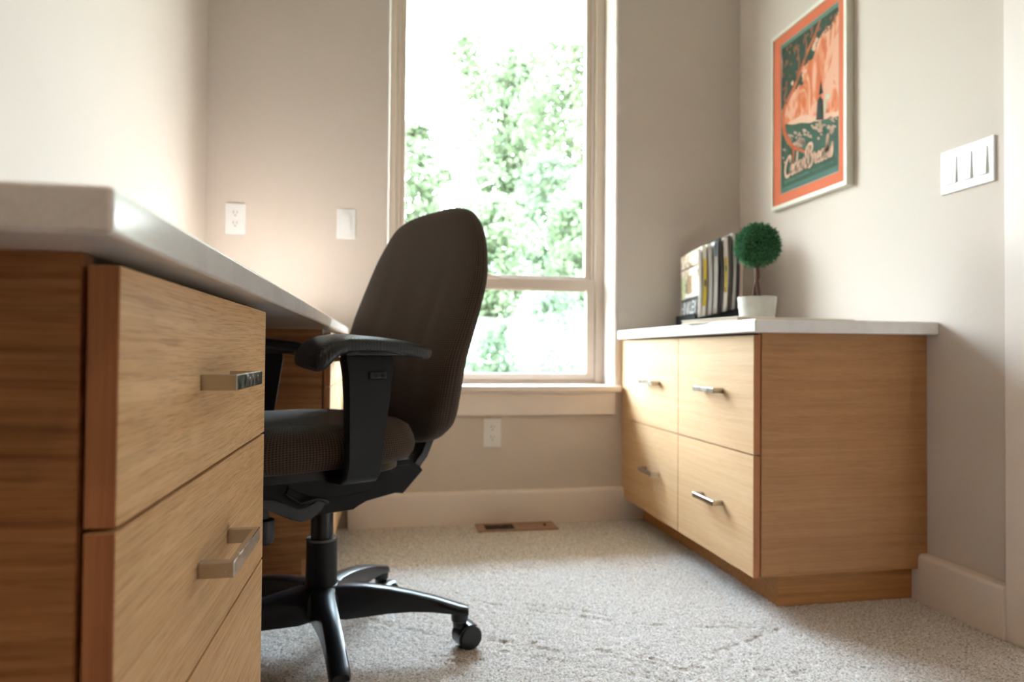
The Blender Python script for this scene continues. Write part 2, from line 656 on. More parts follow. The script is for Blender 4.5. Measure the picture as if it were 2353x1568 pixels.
# door casing and door in the right wall
bm = bmesh.new()
CS = .024
add_box(bm, XW - CS, XW, 1.272, 1.3655, 0, DZ + .09, .003)
add_box(bm, XW - CS, XW, DY0 - .09, DY0 + .003, 0, DZ + .09, .003)
add_box(bm, XW - CS, XW, DY0, 1.272, DZ, DZ + .09, .003)
struct(fin(bm, 'trim_1', M['trim']))
d = structure('door_1', (XW + .03, DY0, 0))
bm = bmesh.new()
add_box(bm, 0, .038, .004, DY1 - DY0 - .004, .008, DZ - .004, .001)
for z0, z1 in ((.14, .92), (1.02, 1.92)):
    add_box(bm, -.004, .001, .11, .37, z0, z1, .003)
    add_box(bm, -.004, .001, .45, .70, z0, z1, .003)
fin(bm, 'door_panel', M['door'], d)
bm = bmesh.new()
add_lathe(bm, [(.006, 0), (.026, -.002), (.026, -.01), (.01, -.014), (.01, -.035), (.024, -.045), (.026, -.06), (.012, -.068)], (0, .06, .95), axis='x')
fin(bm, 'door_knob', M['chrome'], d)

# recessed ceiling downlights (out of frame above; desk one added for its glow)
for k, (lx, ly) in enumerate(DOWNLIGHTS):
    pos = ['above the desk front', 'by the door side', 'in the middle of the room', 'aimed down at the desk by the window'][k]
    bm = bmesh.new()
    n = 32
    add_lathe(bm, [(.072, 0), (.092, 0), (.092, -.006), (.072, -.010)], (0, 0, 0), n)
    bmesh.ops.delete(bm, geom=[f for f in bm.faces if len(f.verts) > 4], context='FACES_ONLY')
    dl = fin(bm, 'ceiling_downlight', M['white_plastic'], recalc=False)
    dl.location = (lx, ly, CEIL)
    tag(dl, 'round white recessed ceiling light ring ' + pos, 'ceiling light')

# ------------------------------------------------------------------ window
win = structure('window_1', (0, YB + REC, 0))
V = M['vinyl']


def wbox(bm, x0, x1, z0, z1, y0, y1, bev=.0025):
    add_box(bm, x0, x1, y0, y1, z0, z1, bev)


FT = .06          # frame depth
gx0, gx1 = .0625, .8275
bm = bmesh.new()
wbox(bm, WX0, .0235, WZ0, WZ1, 0, FT)
wbox(bm, .0235, .042, .54, WZ1 - .03, .012, FT)
wbox(bm, .868, WX1, WZ0, WZ1, 0, FT)
wbox(bm, .8525, .868, .54, WZ1 - .03, .012, FT)
wbox(bm, .0235, .868, WZ0, .5495, .0, FT)
wbox(bm, .0235, .868, .5495, .560, .010, FT)
wbox(bm, .0235, .868, WZ1 - .035, WZ1, 0, FT)
fin(bm, 'window_frame', V, win)
bm = bmesh.new()    # upper sash
uz0, uz1 = .972, WZ1 - .035
wbox(bm, .042, gx0, uz0, uz1, .022, .05)
wbox(bm, gx1, .8525, uz0, uz1, .022, .05)
wbox(bm, gx0, gx1, uz1 - .03, uz1, .022, .05)
wbox(bm, gx0, gx1, uz0, .994, .022, .05)
up = fin(bm, 'upper_sash', V, win)
box('glass_pane', gx0, gx1, .034, .040, .994, uz1 - .03, M['glass'], up, bev=0)
bm = bmesh.new()    # lower sash, nearer the room
wbox(bm, .0235, gx0 - .004, .556, .981, .002, .03)
wbox(bm, gx1 + .003, .8665, .556, .981, .002, .03)
wbox(bm, gx0 - .004, gx1 + .003, .935, .981, .002, .03)
wbox(bm, gx0 - .004, gx1 + .003, .556, .581, .002, .03)
wbox(bm, gx0, gx1, .928, .936, .008, .026)
lo = fin(bm, 'lower_sash', V, win)
box('glass_pane', gx0 - .004, gx1 + .003, .014, .020, .581, .935, M['glass'], lo, bev=0)
bm = bmesh.new()
add_box(bm, .33, .455, -.012, .004, .974, .988, .003)
add_box(bm, .37, .42, -.018, -.008, .980, .994, .003)
fin(bm, 'sash_lock', V, win)

# sill with nosing, and apron below
bm = bmesh.new()
add_box(bm, -.045, .927, YB - .042, YB + REC + .002, WZ0 - .0005, .5365, .004, 3)
struct(fin(bm, 'trim_2', M['trim']))
bm = bmesh.new()
add_box(bm, -.025, .906, YB - .022, YB, .4215, WZ0, .002)
struct(fin(bm, 'trim_3', M['trim']))


# ------------------------------------------------------------------ outlets and switches
def ring_face(bm, y):
    pass


def outlet(x, z, label):
    """duplex outlet on the window wall, x = left edge, z = bottom edge"""
    t_ = thing('wall_outlet', label, 'outlet', (x + .035, YB, z + .057))
    bm = bmesh.new()
    add_box(bm, -.035, .035, -.0055, 0, -.057, .057, .0022, 3)
    pl = fin(bm, 'cover_plate', M['white_plastic'], t_)
    for s in (1, -1):
        bm = bmesh.new()
        zc = s * .0195
        pts = []
        for i in range(28):
            a = 2 * math.pi * i / 28
            pts.append((.0168 * math.cos(a), zc + max(-.0143, min(.0143, .0172 * math.sin(a)))))
        add_prism(bm, pts, -.0078, -.004, 'y')
        rc = fin(bm, 'receptacle', M['white_plastic'], t_)
        bm = bmesh.new()
        add_box(bm, -.0075, -.0052, -.0082, -.0070, zc + .000, zc + .0085)
        add_box(bm, .0050, .0070, -.0082, -.0070, zc + .001, zc + .0080)
        add_lathe(bm, [(.0024, -.0082), (.0024, -.0070)], (0, 0, zc - .0075), 12, 'y')
        fin(bm, 'slot', M['slot'], rc)
    bm = bmesh.new()
    add_lathe(bm, [(.003, -.0068), (.0032, -.005)], (0, 0, 0), 12, 'y')
    fin(bm, 'screw', M['white_plastic'], t_)
    return t_


outlet(-.5936, 1.0962, 'white duplex wall outlet left of the window, above the desk')
outlet(.3732, .2946, 'white duplex wall outlet low under the window sill')


def rocker(parent, x, z, tilt):
    """x,z centre; plate face towards -y; tilt>0 bottom out"""
    bm = bmesh.new()
    w, h = .0165, .0335
    prof = [(-h, -.0035 - .004 * max(tilt, 0) * .75), (0, -.0048), (h, -.0035 - .004 * max(-tilt, 0)), (h, 0), (-h, 0)]
    lo_ = [bm.verts.new((x - w, y, z + zz)) for zz, y in prof]
    hi_ = [bm.verts.new((x + w, y, z + zz)) for zz, y in prof]
    bm.faces.new(lo_)
    bm.faces.new(hi_)
    for i in range(5):
        j = (i + 1) % 5
        bm.faces.new((lo_[i], lo_[j], hi_[j], hi_[i]))
    for v in bm.verts:
        v.co.y -= .0045
    return fin(bm, 'rocker', M['white_plastic'], parent, angle=20)


sw = thing('light_switch', 'white single rocker light switch between outlet and window', 'switch', (-.1948 + .035, YB, 1.0938 + .057))
bm = bmesh.new()
add_box(bm, -.035, .035, -.0055, 0, -.057, .057, .0022, 3)
add_box(bm, -.0175, .0175, -.0062, -.004, -.0345, .0345, .0006)
fin(bm, 'cover_plate', M['white_plastic'], sw)
rocker(sw, 0, 0, -1)

s3 = thing('triple_light_switch', 'white three-rocker switch plate on the right wall near the door', 'switch', (XW, 1.5717 - .081, 1.0983 + .057), RAD(-90))
# local x runs towards the camera (-Y world), local -y is out of the wall (-X world)
bm = bmesh.new()
add_box(bm, -.081, .081, -.006, 0, -.057, .057, .0024, 3)
for k in (-1, 0, 1):
    add_box(bm, k * .046 - .0175, k * .046 + .0175, -.0066, -.004, -.0345, .0345, .0006)
fin(bm, 'cover_plate', M['white_plastic'], s3)
for k, ti in ((-1, 1), (0, 1.2), (1, 1.2)):
    rocker(s3, k * .046, 0, ti)
for k in (-1, 0, 1):
    for zz in (-.0483, .0483):
        bm = bmesh.new()
        add_lathe(bm, [(.0028, -.0072), (.0030, -.0055)], (k * .046, 0, zz), 12, 'y')
        fin(bm, 'screw', M['slot'] if False else M['white_plastic'], s3)

# ------------------------------------------------------------------ floor register
reg = thing('floor_vent', 'brown metal floor register in the carpet below the window', 'vent', (.49, 2.545, .0))
MV = plain('brown_painted_metal', srgb(158, 124, 98), .5, .0, var=.05)
bm = bmesh.new()
hx, hy = .152, .055
add_box(bm, -hx, hx, -hy, -hy + .016, .001, .0065, .0012)
add_box(bm, -hx, hx, hy - .016, hy, .001, .0065, .0012)
add_box(bm, -hx, -hx + .03, -hy + .016, hy - .016, .001, .0065, .0012)
add_box(bm, hx - .03, hx, -hy + .016, hy - .016, .001, .0065, .0012)
add_box(bm, -.009, .006, -hy + .016, hy - .016, .001, .0062, .0008)
fin(bm, 'frame', MV, reg)
bm = bmesh.new()
add_box(bm, -hx + .02, .0, -hy + .01, hy - .01, .0010, .0016)
fin(bm, 'duct_opening', M['hole'], reg)
bm = bmesh.new()
for k in range(12):
    x = -.119 + k * .0095
    add_box(bm, x, x + .0022, -hy + .016, hy - .016, .0015, .0045)
o = fin(bm, 'open_louvers', plain('dark_louvers', srgb(66, 50, 36), .6), reg)
o['kind'] = 'stuff'
bm = bmesh.new()
for k in range(12):
    x = .008 + k * .0096
    add_prism(bm, [(x, .0018), (x + .0092, .0048), (x + .0096, .0044), (x + .0006, .0014)], -hy + .016, hy - .016, 'y')
o = fin(bm, 'closed_louvers', MV, reg)
o['kind'] = 'stuff'
bm = bmesh.new()
add_box(bm, .108, .113, -.008, .008, .004, .011, .001)
fin(bm, 'lever', M['hole'], reg)


# ------------------------------------------------------------------ pull handles
def handle(parent, x, yc, z, lw=.128, out=.032, hh=.0145, sgn=1, mat=None):
    """square bar pull on a face x=const, sticking out along sgn*x"""
    bm = bmesh.new()
    th = .0065
    y0, y1 = yc - lw / 2, yc + lw / 2
    x1 = x + sgn * out
    o_ = [(x, y0), (x1, y0), (x1, y1), (x, y1)]
    i_ = [(x, y0 + .011), (x1 - sgn * th, y0 + .011), (x1 - sgn * th, y1 - .011), (x, y1 - .011)]
    za, zb = z - hh / 2, z + hh / 2
    O0 = [bm.verts.new((a, b, za)) for a, b in o_]
    O1 = [bm.verts.new((a, b, zb)) for a, b in o_]
    I0 = [bm.verts.new((a, b, za)) for a, b in i_]
    I1 = [bm.verts.new((a, b, zb)) for a, b in i_]
    for k in range(3):
        bm.faces.new((O0[k], O0[k + 1], O1[k + 1], O1[k]))
        bm.faces.new((I0[k], I0[k + 1], I1[k + 1], I1[k]))
        bm.faces.new((O0[k], O0[k + 1], I0[k + 1], I0[k]))
        bm.faces.new((O1[k], O1[k + 1], I1[k + 1], I1[k]))
    bm.faces.new((O0[0], O1[0], I1[0], I0[0]))
    bm.faces.new((O0[3], O1[3], I1[3], I0[3]))
    bmesh.ops.recalc_face_normals(bm, faces=bm.faces[:])
    es = [e for e in bm.edges if e.calc_face_angle(0) > .5]
    bmesh.ops.bevel(bm, geom=es, offset=.0006, segments=1, affect='EDGES')
    return fin(bm, 'handle', mat or M['chrome'], parent)


# ------------------------------------------------------------------ desk
def pedestal(label, xf, y0, y1, zb, zt, seams, xback, toe, matf, mats, name='desk_pedestal', near=True, hand=True, handles=None):
    """drawer pedestal whose fronts face +x; y0 is the end nearest the camera"""
    t_ = thing(name, label, 'cabinet', ((xf + xback) / 2, (y0 + y1) / 2, 0))
    inv = Vector(t_.location)

    def lb(nm, x0, x1, a, b, z0, z1, m, par=t_, bev=.0008):
        o_ = box(nm, x0 - inv.x, x1 - inv.x, a - inv.y, b - inv.y, z0, z1, m, par, bev)
        return o_
    th = .019
    xc = xf - th - .004      # carcass front plane
    lb('side_panel', xback, xc, y0, y0 + th, zb, ztop_car, mats)
    lb('side_panel', xback, xc, y1 - th, y1, zb, ztop_car, mats)
    lb('carcass', xback, xc - .002, y0 + th, y1 - th, zb, ztop_car - .001, M['oak_inside'])
    lb('toe_kick', xback + .01, xf - toe[0], y0 + toe[1], y1 - .02, 0, zb, M['oak_x'])
    zs = [zt] + seams + [zb]
    g = .0016
    for k in range(len(zs) - 1):
        z1, z0 = zs[k] - (0 if k == 0 else g), zs[k + 1] + (0 if k == len(zs) - 2 else g)
        d_ = lb('drawer_front', xf - th, xf, y0, y1, z0, z1, matf)
        bnd = lb('edge_band', xf - th + .0006, xf - .0006, y0 - .0008, y0 + .001, z0 + .0008, z1 - .0008, M['oak_z'], d_, 0)
        hz = (z0 + z1) / 2
        hd = handle(d_, xf - inv.x, (handles or (y0 + y1) / 2) - inv.y, hz)
    return t_


ztop_car = .7296
pedestal('oak drawer pedestal nearest the camera, under the desk end', -.1686, .4703, .9945, .085, .7216, [.5527, .3789], XL, (.07, .03), M['oak_y'], M['oak_x'], handles=.7255)
pedestal('oak drawer pedestal at the window wall, behind the office chair', -.159, 1.985, YB - .002, .081, .7200, [.566, .385], XL, (.075, .022), M['oak_y_far'], M['oak_x'], handles=2.10)


def slab(name, x0, x1, y0, y1, z0, z1, r, label, cat, rx=True):
    bm = bmesh.new()
    add_box(bm, x0, x1, y0, y1, z0, z1, r, 4)
    o_ = fin(bm, name, M['quartz'], angle=60)
    return tag(o_, label, cat)


slab('desk_countertop', XL, -.1457, .3935, YB, .7296, .7560, .0035, 'long white quartz desk top over the two oak pedestals', 'countertop')

# ------------------------------------------------------------------ right-hand cabinet
c1, c2 = .9401, 1.6253
rzb, rzt = .087, .7246
cab = thing('file_cabinet', 'low oak four-drawer cabinet against the right wall', 'cabinet', ((c1 + XW) / 2, (c2 + YB) / 2, 0))
iv = Vector(cab.location)


def cb(nm, x0, x1, a, b, z0, z1, m, par=cab, bev=.0008):
    return box(nm, x0 - iv.x, x1 - iv.x, a - iv.y, b - iv.y, z0, z1, m, par, bev)


th = .019
XR = XW - .001
cb('side_panel', c1 + th + .004, XR, c2, c2 + th, rzb, rzt, M['oak_x_far'])
cb('carcass', c1 + th + .006, XR, c2 + th, YB - .001, rzb, rzt - .001, M['oak_inside'])
cb('toe_kick', 1.0244, XW - BT - .001, 1.6474, YB - BT - .001, 0, rzb, M['oak_dark'])
Ys = [c2, 2.0901, 2.5346]
for a, b in zip(Ys, Ys[1:]):
    for z0, z1 in ((.4043 + .0019, rzt - .006), (rzb, .4043 - .0019)):
        a_ = a + (0 if a == c2 else .0020)
        dr = cb('drawer_front', c1, c1 + th, a_, b - .0020, z0, z1, M['oak_y_far'])
        if a == c2:
            cb('edge_band', c1 + .0006, c1 + th - .0006, a - .0008, a + .001, z0 + .0008, z1 - .0008, M['oak_z'], dr, 0)
        handle(dr, c1 - iv.x, (a + b) / 2 - .006 - iv.y, (z0 + z1) / 2 + (.002 if z0 > .3 else 0), sgn=-1, lw=.130)
cb('filler_strip', c1 + .001, c1 + th, 2.5346 + .0015, YB - .001, rzb, rzt - .004, M['oak_y_far'])
bm = bmesh.new()
add_box(bm, .9204, XW - .0005, 1.5833, YB, rzt, .7596, .0045, 4)
tag(fin(bm, 'cabinet_countertop', M['quartz'], angle=60), 'white quartz top on the right-hand oak cabinet', 'countertop')
CT = .7596

# flat folders lying on the cabinet top
fl = thing('paper_folder', 'flat cream folder lying on the cabinet top under the potted plant', 'folder', (.935, 1.70, CT), RAD(7))
bm = bmesh.new()
add_box(bm, 0, .40, 0, .285, .0102, .0122, .0006)
fin(bm, 'cover', M['paper'], fl)
bm = bmesh.new()
add_box(bm, .002, .397, .002, .283, .0021, .0101, .0004)
fin(bm, 'pages', plain('page_block', srgb(214, 196, 178), .8, var=.03), fl)
bm = bmesh.new()
add_box(bm, 0, .40, 0, .285, 0, .002, .0006)
fin(bm, 'back_cover', M['paper'], fl)
FZ = CT + .0122

# topiary
PX, PY = 1.074, 1.838
pl = thing('topiary_plant', 'small round green topiary in a pale concrete pot on the cabinet', 'plant', (PX, PY, FZ))
bm = bmesh.new()
add_lathe(bm, [(.044, 0), (.049, .003), (.0555, .062), (.0560, .0655), (.0525, .0655), (.050, .055)], n=48)
fin(bm, 'pot', M['pot'], pl, angle=40)
bm = bmesh.new()
add_lathe(bm, [(.0508, .054), (.0495, .0575), (.02, .059), (.002, .0595)], n=32)
fin(bm, 'soil', M['soil'], pl)
bm = bmesh.new()
for k, (dx, dy) in enumerate(((.006, .0), (-.005, .004), (.001, -.006))):
    pts = [(dx * 1.4, dy * 1.4, .052), (dx * .8 - .002, dy, .09), (-dx * .3, -dy * .6, .125), (dx * .4, dy * .3, .175)]
    add_tube(bm, pts, .0066, 8)
fin(bm, 'trunk', M['stem'], pl)
rnd = random.Random(3)
bm = bmesh.new()
BC = Vector((.001, 0, .2195))
add_lathe(bm, [(.002, -.054), (.028, -.046), (.046, -.028), (.054, 0), (.046, .028), (.028, .046), (.002, .054)], BC, 16)
for k in range(5200):
    u, v = rnd.uniform(-1, 1), rnd.uniform(0, 2 * math.pi)
    s = math.sqrt(1 - u * u)
    n_ = Vector((s * math.cos(v), s * math.sin(v), u))
    p = BC + n_ * rnd.uniform(.048, .064)
    dr = (n_ + Vector((rnd.gauss(0, .45), rnd.gauss(0, .45), rnd.gauss(0, .45)))).normalized()
    ln = rnd.uniform(.008, .0145)
    side = dr.cross(Vector((rnd.gauss(0, 1), rnd.gauss(0, 1), rnd.gauss(0, 1)))).normalized() * .0015
    a, b, c = bm.verts.new(p - side), bm.verts.new(p + side), bm.verts.new(p + dr * ln)
    bm.faces.new((a, b, c))
o = fin(bm, 'foliage', M['topiary'], pl, angle=0, recalc=False)
o['kind'] = 'stuff'

# magazines in a black wire rack
RKX, RKY, RKR = 1.128, 2.338, RAD(-9)
rack = thing('magazine_rack', 'low black magazine rack in the corner of the cabinet top', 'rack', (RKX, RKY, CT), RKR)
BLK = M['black_metal']
bm = bmesh.new()
add_box(bm, -.012, .17, -.006, .255, .0, .004, .001)
add_box(bm, -.014, -.012, -.006, .255, .004, .060, .0005)
fin(bm, 'base', BLK, rack)
bm = bmesh.new()
add_prism(bm, [(-.012, .004), (.17, .004), (.17, .084), (-.012, .040)], -.012, -.008, 'y')
fin(bm, 'front_rail', BLK, rack)
bm = bmesh.new()
add_prism(bm, [(-.012, .004), (.17, .004), (.17, .084), (-.012, .040)], .250, .254, 'y')
fin(bm, 'rear_rail', BLK, rack)


def mix_cover():
    t = NT('magazine_cover_photo')
    o = t.oc()
    f = t.noise(t.mapping(o, (1, 5, 9)), 3, 4, .6, .8)
    col = t.ramp(f, [(.30, srgb(58, 50, 44)), (.42, srgb(150, 130, 108)), (.52, srgb(232, 214, 190)), (.68, srgb(248, 244, 238))])
    return t.pbr(col, .35)


MC = mix_cover()
MAGS = [  # x, thick, height, z, spine colour, label, slant
    (.000, .010, .276, .022, (236, 234, 232), 'interiors magazine with photo cover and white title, leftmost in the rack', 0),
    (.0125, .014, .285, .024, (226, 218, 206), 'magazine with a yellow-striped white spine, second from the left in the rack', 1),
    (.036, .013, .286, .031, (196, 193, 188), 'grey-white spined magazine between the yellow-striped and blue-topped ones', 0),
    (.056, .014, .290, .036, (206, 203, 200), 'pale magazine with a blue patch at the top of its spine', 2),
    (.078, .010, .290, .050, (58, 54, 56), 'dark-spined magazine in the middle of the rack', 0),
    (.092, .014, .288, .052, (222, 216, 208), 'white magazine with a short yellow spine band beside the topiary', 3),
    (.112, .010, .292, .058, (82, 72, 62), 'brown-spined magazine just behind the topiary trunk', 0),
    (.126, .010, .300, .060, (170, 165, 160), 'tall grey magazine half hidden by the topiary ball', 0),
    (.1415, .007, .296, .062, (48, 44, 44), 'black-spined magazine right of the topiary trunk', 0),
    (.153, .010, .292, .064, (176, 150, 138), 'pinkish-brown magazine, rightmost in the rack', 0),
]
for i, (mx_, tk, hh, zz, sc_, lab, kind) in enumerate(MAGS):
    mg = thing('magazine', lab, 'magazine', Vector((RKX, RKY, CT)) + Matrix.Rotation(RKR, 3, 'Z') @ Vector((mx_, 0, zz)), RKR, 'magazines in the rack')
    smat = plain('magazine_spine', srgb(*sc_), .4, var=.05)
    dp = .235
    bow = .006 * (1 if i % 3 else .4)
    # bowed cross-section seen from the spine side: swept along z
    def cx(z_):
        return bow * math.sin(math.pi * z_ / hh) * 1.0 + (.004 if i % 2 else 0) * (z_ / hh) - bow * .3
    def sheet(x0, x1, y0, y1, m, nm, z0=0, z1=hh, par=mg):
        bm = bmesh.new()
        rings = []
        N = 9
        for k in range(N):
            z_ = z0 + (z1 - z0) * k / (N - 1)
            c_ = cx(z_)
            rings.append([bm.verts.new((c_ + a, b, z_)) for a, b in ((x0, y0), (x1, y0), (x1, y1), (x0, y1))])
        for a, b in zip(rings, rings[1:]):
            for q in range(4):
                bm.faces.new((a[q], a[(q + 1) % 4], b[(q + 1) % 4], b[q]))
        bm.faces.new(rings[0])
        bm.faces.new(rings[-1])
        return fin(bm, nm, m, par, angle=30)
    sheet(.0008, tk - .0008, .001, dp - .002, plain('magazine_pages', srgb(226, 220, 212), .8), 'pages', .001, hh - .001)
    cvm = MC if i == 0 else smat
    cov = sheet(0, .0008, 0, dp, cvm, 'front_cover')
    sheet(tk - .0008, tk, 0, dp, smat, 'back_cover')
    sp = sheet(.0004, tk - .0004, -.0008, .0008, smat, 'spine')
    YEL = plain('yellow_print', srgb(205, 178, 40), .5)
    if kind == 1:
        sheet(.001, tk - .001, -.0013, -.0008, YEL, 'yellow_band', .062, .238, sp)
        sheet(.003, tk - .003, -.0016, -.0012, M['slot'], 'spine_lettering', .135, .160, sp)
    if kind == 2:
        sheet(.001, tk - .003, -.0013, -.0008, plain('blue_print', srgb(108, 128, 150), .5), 'blue_patch', .235, .288, sp)
    if kind == 3:
        sheet(.001, tk - .004, -.0013, -.0008, YEL, 'yellow_band', .085, .215, sp)
        sheet(.003, tk - .006, -.0016, -.0012, M['slot'], 'spine_lettering', .165, .185, sp)
    if i == 0:
        # kitchen photo shapes on the cover (face at local x=0, towards -x) and the white title
        def patch(y0, y1, z0, z1, c, nm, lift=.0004):
            sheet(-.0002 - lift, -.0001, y0, y1, plain('cover_print', srgb(*c), .4, var=.12, scale=60), nm, z0, z1, cov)
        patch(.004, .23, .004, .104, (62, 58, 56), 'floor_print')
        patch(.02, .21, .098, .124, (214, 206, 198), 'table_print')
        patch(.012, .075, .118, .195, (226, 206, 174), 'wall_print')
        patch(.085, .15, .118, .190, (150, 128, 100), 'cupboard_print')
        patch(.175, .225, .10, .19, (196, 206, 160), 'window_print')
        patch(.004, .23, .216, .223, (110, 84, 72), 'beam_print', .0006)
        cu = bpy.data.curves.new('title', 'FONT')
        cu.body = 'HINKLEY'
        cu.size = .062
        cu.extrude = .0002
        cu.space_character = .86
        to = bpy.data.objects.new('tmp', cu)
        COL.objects.link(to)
        dg = bpy.context.evaluated_depsgraph_get()
        me = bpy.data.meshes.new_from_object(to.evaluated_get(dg))
        bpy.data.objects.remove(to)
        xs_ = [v.co.x for v in me.vertices]
        k_ = .20 / (max(xs_) - min(xs_))
        for v in me.vertices:
            x_, y_ = (v.co.x - min(xs_)) * k_, v.co.y * 1.15
            v.co = Vector((-.0022 + cx(.04 + y_) + v.co.z, .218 - x_, .040 + y_))
        lt = mesh_obj('title_lettering', me, M['white_plastic'], cov, angle=0)

# ------------------------------------------------------------------ framed poster on the right wall
FY0, FY1, FZ0, FZ1 = 2.3555, 1.9235, 1.2135, 1.878    # left, right, bottom, top (front)
fr_ = thing('framed_poster', 'silver-framed orange-matted travel poster on the right wall above the cabinet', 'picture', (XW, 2.1395, 1.2135))
ox, oy, oz = XW, 2.1395, 1.2135
MF = plain('champagne_silver_frame', srgb(216, 214, 200), .5, 0, var=.02)


def lx(x):
    return x - ox


def FP(y, z):
    return y - oy, z - oz


def rail(poly):
    bm = bmesh.new()
    pts = [FP(*p) for p in poly]
    add_prism(bm, pts, -.027, -.001, 'x', bev=.0012)
    return fin(bm, 'frame_rail', MF, fr_)


iy0, iy1, iz0, iz1 = 2.3455, 1.9375, 1.2285, 1.8635
rail([(FY0, FZ0), (FY1, FZ0), (iy1, iz0), (iy0, iz0)])
rail([(FY0, FZ1), (FY1, FZ1), (iy1, iz1), (iy0, iz1)])
rail([(FY0, FZ0), (iy0, iz0), (iy0, iz1), (FY0, FZ1)])
rail([(FY1, FZ0), (iy1, iz0), (iy1, iz1), (FY1, FZ1)])
py0, py1, pz0, pz1 = 2.2975, 1.9702, 1.2692, 1.826
bm = bmesh.new()
for a, b, c, d_ in ((iy1, iy0, iz0, pz0 - .003), (iy1, iy0, pz1 + .003, iz1), (iy1, py1 - .003, pz0 - .003, pz1 + .003), (py0 + .003, iy0, pz0 - .003, pz1 + .003)):
    add_box(bm, -.0215, -.0195, a - oy, b - oy, c - oz, d_ - oz)
fin(bm, 'mat_board', plain('orange_mat', srgb(226, 116, 82), .85, var=.015), fr_)
bm = bmesh.new()
for a, b, c, d_ in ((py1 - .003, py0 + .003, pz0 - .003, pz0), (py1 - .003, py0 + .003, pz1, pz1 + .003), (py1 - .003, py1, pz0, pz1), (py0, py0 + .003, pz0, pz1)):
    add_box(bm, -.0205, -.0188, a - oy, b - oy, c - oz, d_ - oz)
fin(bm, 'mat_bevel', plain('grey_bevel', srgb(170, 172, 172), .7), fr_)
bm = bmesh.new()
add_box(bm, -.0190, -.0175, py1 - oy, py0 - oy, pz0 - oz, pz1 - oz)
pr_ = fin(bm, 'poster_print', plain('print_dark_green', srgb(44, 80, 64), .8, var=.12, scale=40), fr_)
PWd, PHt = py0 - py1, pz1 - pz0


def PU(u, v):
    """print coordinates, u 0 left..1 right, v 0 bottom..1 top"""
    return (py0 - u * PWd - oy, pz0 + v * PHt - oz)


_lay = [0]


def layer(name, polys, m, par=pr_):
    _lay[0] += 1
    xa = -.0190 - .00012 * _lay[0]
    bm = bmesh.new()
    for poly in polys:
        vs = [bm.verts.new((xa, *PU(u, v))) for u, v in poly]
        bm.faces.new(vs)
    bmesh.ops.recalc_face_normals(bm, faces=bm.faces[:])
    ex = bmesh.ops.extrude_face_region(bm, geom=bm.faces[:])
    for e in ex['geom']:
        if isinstance(e, bmesh.types.BMVert):
            e.co.x += .0001
    return fin(bm, name, m, par, angle=0)


rnd = random.Random(11)


def jag(pts, amp, n=6):
    out = []
    for (a, b), (c, d_) in zip(pts, pts[1:] + pts[:1]):
        for k in range(n):
            s = k / n
            out.append((min(1, max(0, a + (c - a) * s + rnd.uniform(-amp, amp) * (k > 0))), min(1, max(0, b + (d_ - b) * s + rnd.uniform(-amp, amp) * .6 * (k > 0)))))
    return out


t = NT('print_canyon_rock')
oo = t.oc()
fz = t.noise(t.mapping(oo, (1, 9, 3.2), rot=(RAD(28), 0, 0)), 2.1, 3, .55, 1.6)
cz = t.ramp(fz, [(.37, srgb(216, 104, 58)), (.45, srgb(226, 136, 98)), (.52, srgb(236, 172, 148))])
M['canyon'] = t.pbr(cz, .8)
GREEN = plain('print_leaf_green', srgb(42, 68, 54), .8, var=.25, scale=90)
PINK = plain('print_pink', srgb(234, 184, 162), .8, var=.03)
RUST = plain('print_rust', srgb(206, 104, 62), .8, var=.1, scale=30)
BROWN = plain('print_brown', srgb(150, 92, 66), .8, var=.15, scale=40)
TEAL = plain('print_teal', srgb(104, 136, 122), .8)
BLACKG = plain('print_dark', srgb(30, 42, 36), .8)
layer('canyon_wall', [[(0, .42), (.3, .44), (.6, .40), (1, .34), (1, 1), (0, 1)]], M['canyon'])
layer('rim', [jag([(.12, .455), (.4, .45), (.62, .40), (1, .355), (1, .325), (.65, .36), (.35, .41), (.14, .43)], .008)], PINK)
layer('canopy', [jag([(0, .56), (.10, .585), (.22, .64), (.42, .66), (.36, .74), (.58, .77), (.66, .86), (.99, .93), (1, 1), (0, 1)], .028, 7)], GREEN)
layer('ground', [jag([(0, 0), (1, 0), (1, .31), (.7, .34), (.45, .38), (.15, .44), (0, .46)], .010)], plain('print_ground_green', srgb(44, 80, 64), .8, var=.15, scale=50))


def blob(u, v, a, b, rot=0, n=9, j=.25):
    out = []
    for k in range(n):
        t_ = 2 * math.pi * k / n
        q = 1 + rnd.uniform(-j, j)
        x, y = a * q * math.cos(t_), b * q * math.sin(t_)
        out.append((u + x * math.cos(rot) - y * math.sin(rot), v + x * math.sin(rot) + y * math.cos(rot)))
    return out


fl_ = []
for k in range(95):
    u, v = rnd.uniform(.03, .97), rnd.uniform(.19, .38)
    if v < .25 and u > .08:
        continue
    if v > .40 - .07 * u:
        continue
    fl_.append(blob(u, v, rnd.uniform(.012, .05), rnd.uniform(.004, .013), -.3))
layer('ground_flecks', fl_, plain('print_fleck', srgb(206, 164, 148), .8))
fl_ = [blob(rnd.uniform(.03, .95), rnd.uniform(.86, .97), rnd.uniform(.01, .03), rnd.uniform(.008, .025)) for k in range(26)]
fl_ += [blob(rnd.uniform(.03, .4), rnd.uniform(.72, .86), rnd.uniform(.01, .025), rnd.uniform(.008, .02)) for k in range(10)]
layer('leaf_clusters', fl_, BROWN)['kind'] = 'stuff'
layer('sky_gaps', [blob(.60, .84, .035, .03), blob(.64, .87, .03, .02), blob(.45, .72, .03, .012), blob(.21, .70, .025, .016)], PINK)['kind'] = 'stuff'


